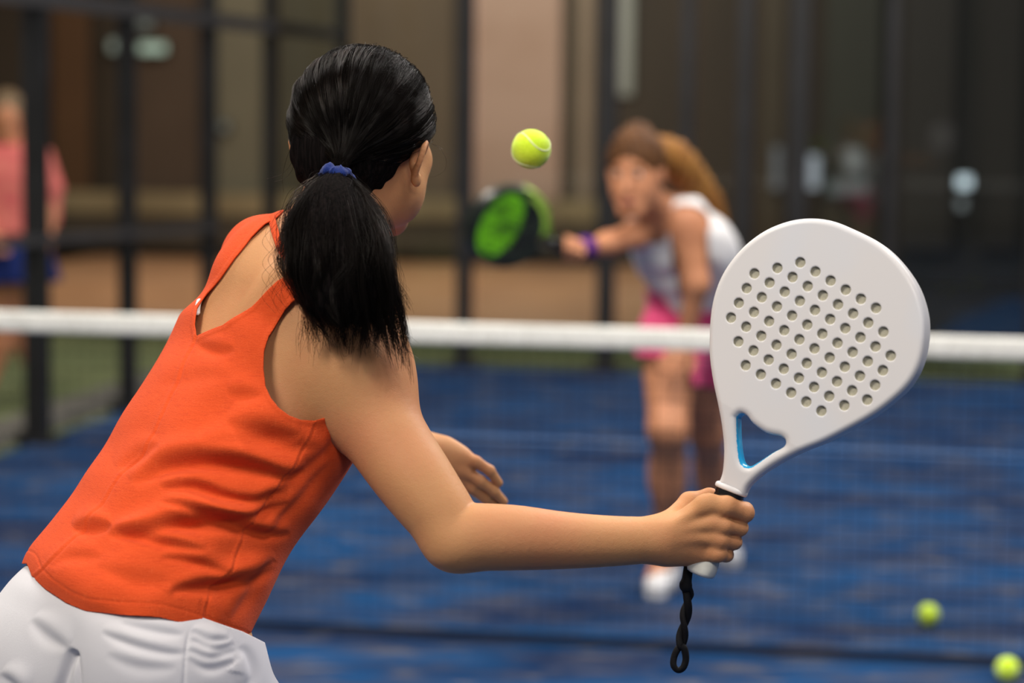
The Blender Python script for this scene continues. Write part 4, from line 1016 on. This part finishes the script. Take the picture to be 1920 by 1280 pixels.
M['golden_hair'] = mat('golden brown hair lengths', (.25, .105, .028), .6, .12, noise=[((14, 14, 5), (.42, .20, .05), .42, .65, 3), ((200, 200, 14), (.12, .05, .015), .5, .8, 2)], bump=([((250, 250, 12), 1.)], .004))
V, Q = surface([cap(hp[i][:3], hp[i+1][:3], hp[i][3], hp[i+1][3], .02) for i in range(2, 13)], oh-.25, oh+np.array((.40, .55, .25)), .006); N = normals(V, Q)
V = V+N*(.003*np.sin(V[:, 0]*200+4*np.sin(V[:, 2]*30)))[:, None]; mesh('ponytail', V, Q, M['golden_hair'], oho)
# tank top
M['white_top'] = mat('white jersey', (.82, .80, .80), .75, .15, sheen=.2, noise=[((25, 25, 25), (.74, .72, .73), .5, .8, 2)])
gf = [(lambda P: feval(otr+[oarm[0], oarm[4]], P)-.010, .02, False)]
V, Q = surface(gf, (.2, 7.15, .75), (1.0, 8.1, 1.45), .006); V = smooth(V, Q, 3); x, y = proj(V); N = normals(V, Q)
bk = (V-at(1280, 450, 7.52))@OF < -.0
hp_ = polydist(x, y, [(1160, 380), (1420, 360), (1430, 640), (1345, 600), (1325, 585), (1290, 588), (1262, 590), (1235, 568), (1205, 520), (1160, 500)])
neckp = -polydist(x, y, [(1190, 350), (1188, 410), (1200, 440), (1222, 458), (1245, 455), (1256, 430), (1250, 395), (1262, 350)])
armp = -polydist(x, y, [(1252, 392), (1243, 415), (1254, 440), (1262, 500), (1278, 560), (1300, 600), (1312, 560), (1330, 520), (1328, 440), (1334, 415), (1326, 396), (1304, 384), (1276, 382)])
arml = -polydist(x, y, [(1100, 370), (1178, 380), (1181, 430), (1184, 495), (1100, 520)])
h = np.minimum(np.minimum(hp_, arml), np.where(bk, 50, np.minimum(neckp, armp)))
V = folds(V, N, [([(1205, 500), (1250, 515), (1300, 500)], .012, 12), ([(1230, 545), (1280, 560), (1340, 540)], .012, 12), ([(1320, 470), (1345, 520), (1340, 580)], .010, 12)])
Vc, Tc = clip_mesh(V, Q, h); t_ = mesh('tank_top', Vc, Tc, M['white_top'], op); sm = t_.modifiers.new('cloth thickness', 'SOLIDIFY'); sm.thickness = .003; sm.offset = -1
# shorts
M['pink'] = mat('hot pink jersey', (.85, .085, .24), .75, .15, sheen=.2, noise=[((20, 20, 20), (.72, .05, .17), .5, .8, 2)])
shp = [(lambda P: feval(otr, P)-.014, .02, False), cap(at(1256, 640, 7.66), at(1254, 715, 7.60), .112, .104, .03), cap(at(1312, 645, 7.76), at(1326, 745, 7.86), .108, .100, .03)]
V, Q = surface(shp, (.15, 7.2, .4), (1.0, 8.3, 1.35), .007); V = smooth(V, Q, 2); x, y = proj(V); N = normals(V, Q)
h = polydist(x, y, [(1190, 540), (1235, 552), (1270, 590), (1330, 585), (1400, 590), (1400, 732), (1300, 722), (1296, 668), (1190, 668)])
Vc, Tc = clip_mesh(V, Q, h); s__ = mesh('shorts', Vc, Tc, M['pink'], op); sm = s__.modifiers.new('cloth thickness', 'SOLIDIFY'); sm.thickness = .003; sm.offset = -1
shoe(OAK, (-.25, -.97), 'shoe', op, .006); shoe(OAR, (.25, -.97), 'shoe', op, .006)
for a_ in (OAK, OAR):
    V, Fc = tube_geo([a_+np.array((0, 0, -.03)), a_+np.array((0, .003, .02)), a_+np.array((0, .006, .05))], [.043, .044, .043], 18); mesh('sock', V, Fc, M['white_top'], op)
M['purple'] = mat('purple wristband', (.10, .02, .22), .8, .1, noise=[((60, 60, 60), (.07, .015, .16), .4, .7, 1)])
wb0 = at(1088, 467, 7.14); wd_ = nrm(at(1140, 452, 7.28)-wb0)
V, Fc = tube_geo([wb0-wd_*.005, wb0+wd_*.02, wb0+wd_*.05], [.030, .034, .033], 18); mesh('wristband', V, Fc, M['purple'], op)

# ------------------------------------------------------------------ the opponent's racket
M['lime'] = mat('lime green lacquer', (.16, .52, .01), .35, .4, noise=[((22, 22, 22), (.05, .17, .008), .46, .62, 2)])
M['lime_edge'] = mat('pale lime bumper', (.36, .60, .07), .4, .35, noise=[((20, 20, 20), (.28, .50, .05), .4, .7, 1)])
M['black_lac'] = mat('black lacquer', (.010, .012, .010), .35, .4, noise=[((20, 20, 20), (.02, .028, .018), .4, .7, 1)])
qn = nrm(np.array((-.42, -.90, .08))-rax*np.dot(np.array((-.42, -.90, .08)), rax)); qs = np.cross(rax, qn)     # face normal, sideways
def q2(P): q = P-RC; return q@rax, q@qs, q@qn
def rk2(P):
    a, s, n = q2(P)
    r = np.sqrt((a/.132)**2+(s/.126)**2); d2 = (r-1)*.126
    ya = np.abs(s)-(.018+np.clip((.135-a)/.10, 0, 1)*.06); nk2 = np.maximum(np.maximum(ya, a-.150), .06-a)
    d2 = smin(d2, nk2, .03)
    tri = np.sqrt(((a-.128)/.020)**2+(s/.020)**2); tri = (tri-1)*.02; d2 = -smin(-d2, tri, .004)
    th = np.abs(n)-.019; x_ = np.maximum(d2+.006, 0); y_ = np.maximum(th+.006, 0)
    return np.hypot(x_, y_)-.006+np.minimum(np.maximum(d2+.006, th+.006), 0)
h2 = np.array([(a*.020+((b % 2)*.010), b*.0175) for a in range(-3, 3) for b in range(-3, 4)])
def rk2h(P):
    a, s, n = q2(P); return np.sqrt(((a[:, None]-h2[:, 0])**2+(s[:, None]-h2[:, 1])**2).min(1))-.0055
V, Q = surface([(rk2, 0, False), (rk2h, .001, True)], RC-.2, RC+.2, .003)
a, s, n = q2(V[Q].mean(1)); rr = np.sqrt((a/.132)**2+(s/.126)**2)
fm = np.zeros(len(Q), int)
oval_ = ((a+.036)/.064)**2+(s/.100)**2
fm[(oval_ < 1) & (np.abs(n) > .014)] = 1
rim = (rr > .93) & (np.abs(n) < .0185) & (s*np.sign(qs[2]) > .02) & (a > -.01)
fm[rim] = 2
fm[(rr > .80) & (rr < .93) & (a > .015) & (s*np.sign(qs[2]) > .0) & (np.abs(n) > .012)] = 2
r2 = tag(empty('padel_racket', GP), 'black and lime green padel racket held out by the crouching player beyond the net', 'racket')
mesh('racket_head', V, Q, None, r2, mats=[M['black_lac'], M['lime'], M['lime_edge']], fmat=fm)
V, Fc = tube_geo([RC+rax*.14, RC+rax*.17, GP+rax*.0, GP+rax*.055, GP+rax*.065], [.016, .0155, .0155, .0160, .012], 16); mesh('grip', V, Fc, M['black_gloss'], r2)

# ------------------------------------------------------------------ the person behind the fence
Y3 = 12.0
def t3(x, y, Y=Y3): return at(x, y, Y)
hc3 = t3(14, 218); f3 = nrm((.25, -.97, 0)); r3 = np.cross(f3, (0, 0, 1.)); m3 = np.array([r3, f3, (0, 0, 1.)])
ank = [np.array((t3(-34, 700)[0], Y3, .10)), np.array((t3(66, 700)[0], Y3+.15, .10))]
p3 = [ell(hc3, (.078, .095, .112), m3, .02), cap(hc3-np.array((0, 0, .09))+f3*.03, hc3-np.array((0, 0, .10))+f3*.05, .04, .035, .03), cap(hc3, t3(22, 285), .052, .055, .03),
      cap(hc3+f3*.095, hc3+f3*.112-np.array((0, 0, .03)), .009, .012, .01),
      loft([(t3(26, 520), .17, .12), (t3(26, 470), .165, .12), (t3(26, 400), .140, .10), (t3(26, 330), .165, .11), (t3(26, 280), .12, .08)], np.array((0, 0, 1.)), r3, f3, 2.3, .03, .03),
      cap(t3(-22, 290), t3(-42, 370), .050, .040, .03), cap(t3(-42, 370), t3(-20, 440, Y3-.2), .038, .026, .03), simple_hand(t3(-20, 440, Y3-.2), np.array((.5, -.5, -.4)), np.array((0, -.5, 1))),
      cap(t3(76, 290), t3(97, 365), .050, .040, .03), cap(t3(97, 365), t3(92, 440, Y3-.05), .038, .026, .03), simple_hand(t3(92, 440, Y3-.05), np.array((0, -.1, -1)), np.array((1, 0, 0))),
      cap(t3(8, 520), t3(6, 640), .085, .055, .04), cap(t3(6, 640), ank[0], .054, .038, .03), cap(t3(44, 520), t3(46, 640, Y3+.1), .085, .055, .04), cap(t3(46, 640, Y3+.1), ank[1], .054, .038, .03)]
V, Q = surface(p3, (-3.2, 11.4, -.02), (-1.9, 12.6, 1.75), .010)
pp = tag(empty('person', (t3(26, 600)[0], Y3, 0)), 'blond person in a coral shirt and navy skirt standing behind the left fence', 'person')
pb = mesh('body', V, Q, M['skin_far'], pp)
M['blond'] = mat('dark blond hair', (.22, .15, .085), .6, .3, noise=[((40, 40, 8), (.14, .09, .05), .4, .7, 2)], bump=([((120, 120, 12), 1.)], .004))
V, Q = surface([ell(hc3+np.array((0, .015, .015)), (.090, .105, .120), m3, .02), ell(hc3+f3*.13-np.array((0, 0, .045)), (.075, .09, .10), m3, .015, True), ell(hc3-f3*.06-np.array((0, 0, .12)), (.08, .05, .11), m3, .04)], hc3-.3, hc3+.3, .008)
mesh('hair', V, Q, M['blond'], pp)
M['coral'] = mat('coral jersey', (.62, .17, .14), .8, .1, noise=[((12, 12, 12), (.56, .10, .11), .45, .7, 2)])
cs = [loft([(t3(26, 442), .175, .13), (t3(26, 400), .160, .12), (t3(26, 330), .178, .122), (t3(26, 285), .15, .09), (t3(26, 268), .09, .07)], np.array((0, 0, 1.)), r3, f3, 2.3, .03, .03),
      cap(t3(-22, 292), t3(-38, 350), .062, .056, .03), cap(t3(76, 292), t3(98, 352), .062, .056, .03), cap(t3(98, 352), t3(96, 415), .050, .042, .02)]
V, Q = surface(cs, (-3.3, 11.4, .8), (-1.8, 12.6, 1.6), .010); mesh('shirt', smooth(V, Q, 2), Q, M['coral'], pp)
M['navy'] = mat('navy jersey', (.012, .025, .13), .8, .1, noise=[((15, 15, 15), (.010, .018, .09), .4, .7, 2)])
V, Q = surface([loft([(t3(26, 528), .24, .18), (t3(26, 480), .195, .150), (t3(26, 440), .150, .112)], np.array((0, 0, 1.)), r3, f3, 2.1, .03, .02)], (-3.3, 11.4, .5), (-1.8, 12.6, 1.2), .010); mesh('skirt', V, Q, M['navy'], pp)
for a_ in ank: shoe(a_, (.2, -.97), 'shoe', pp, .008)
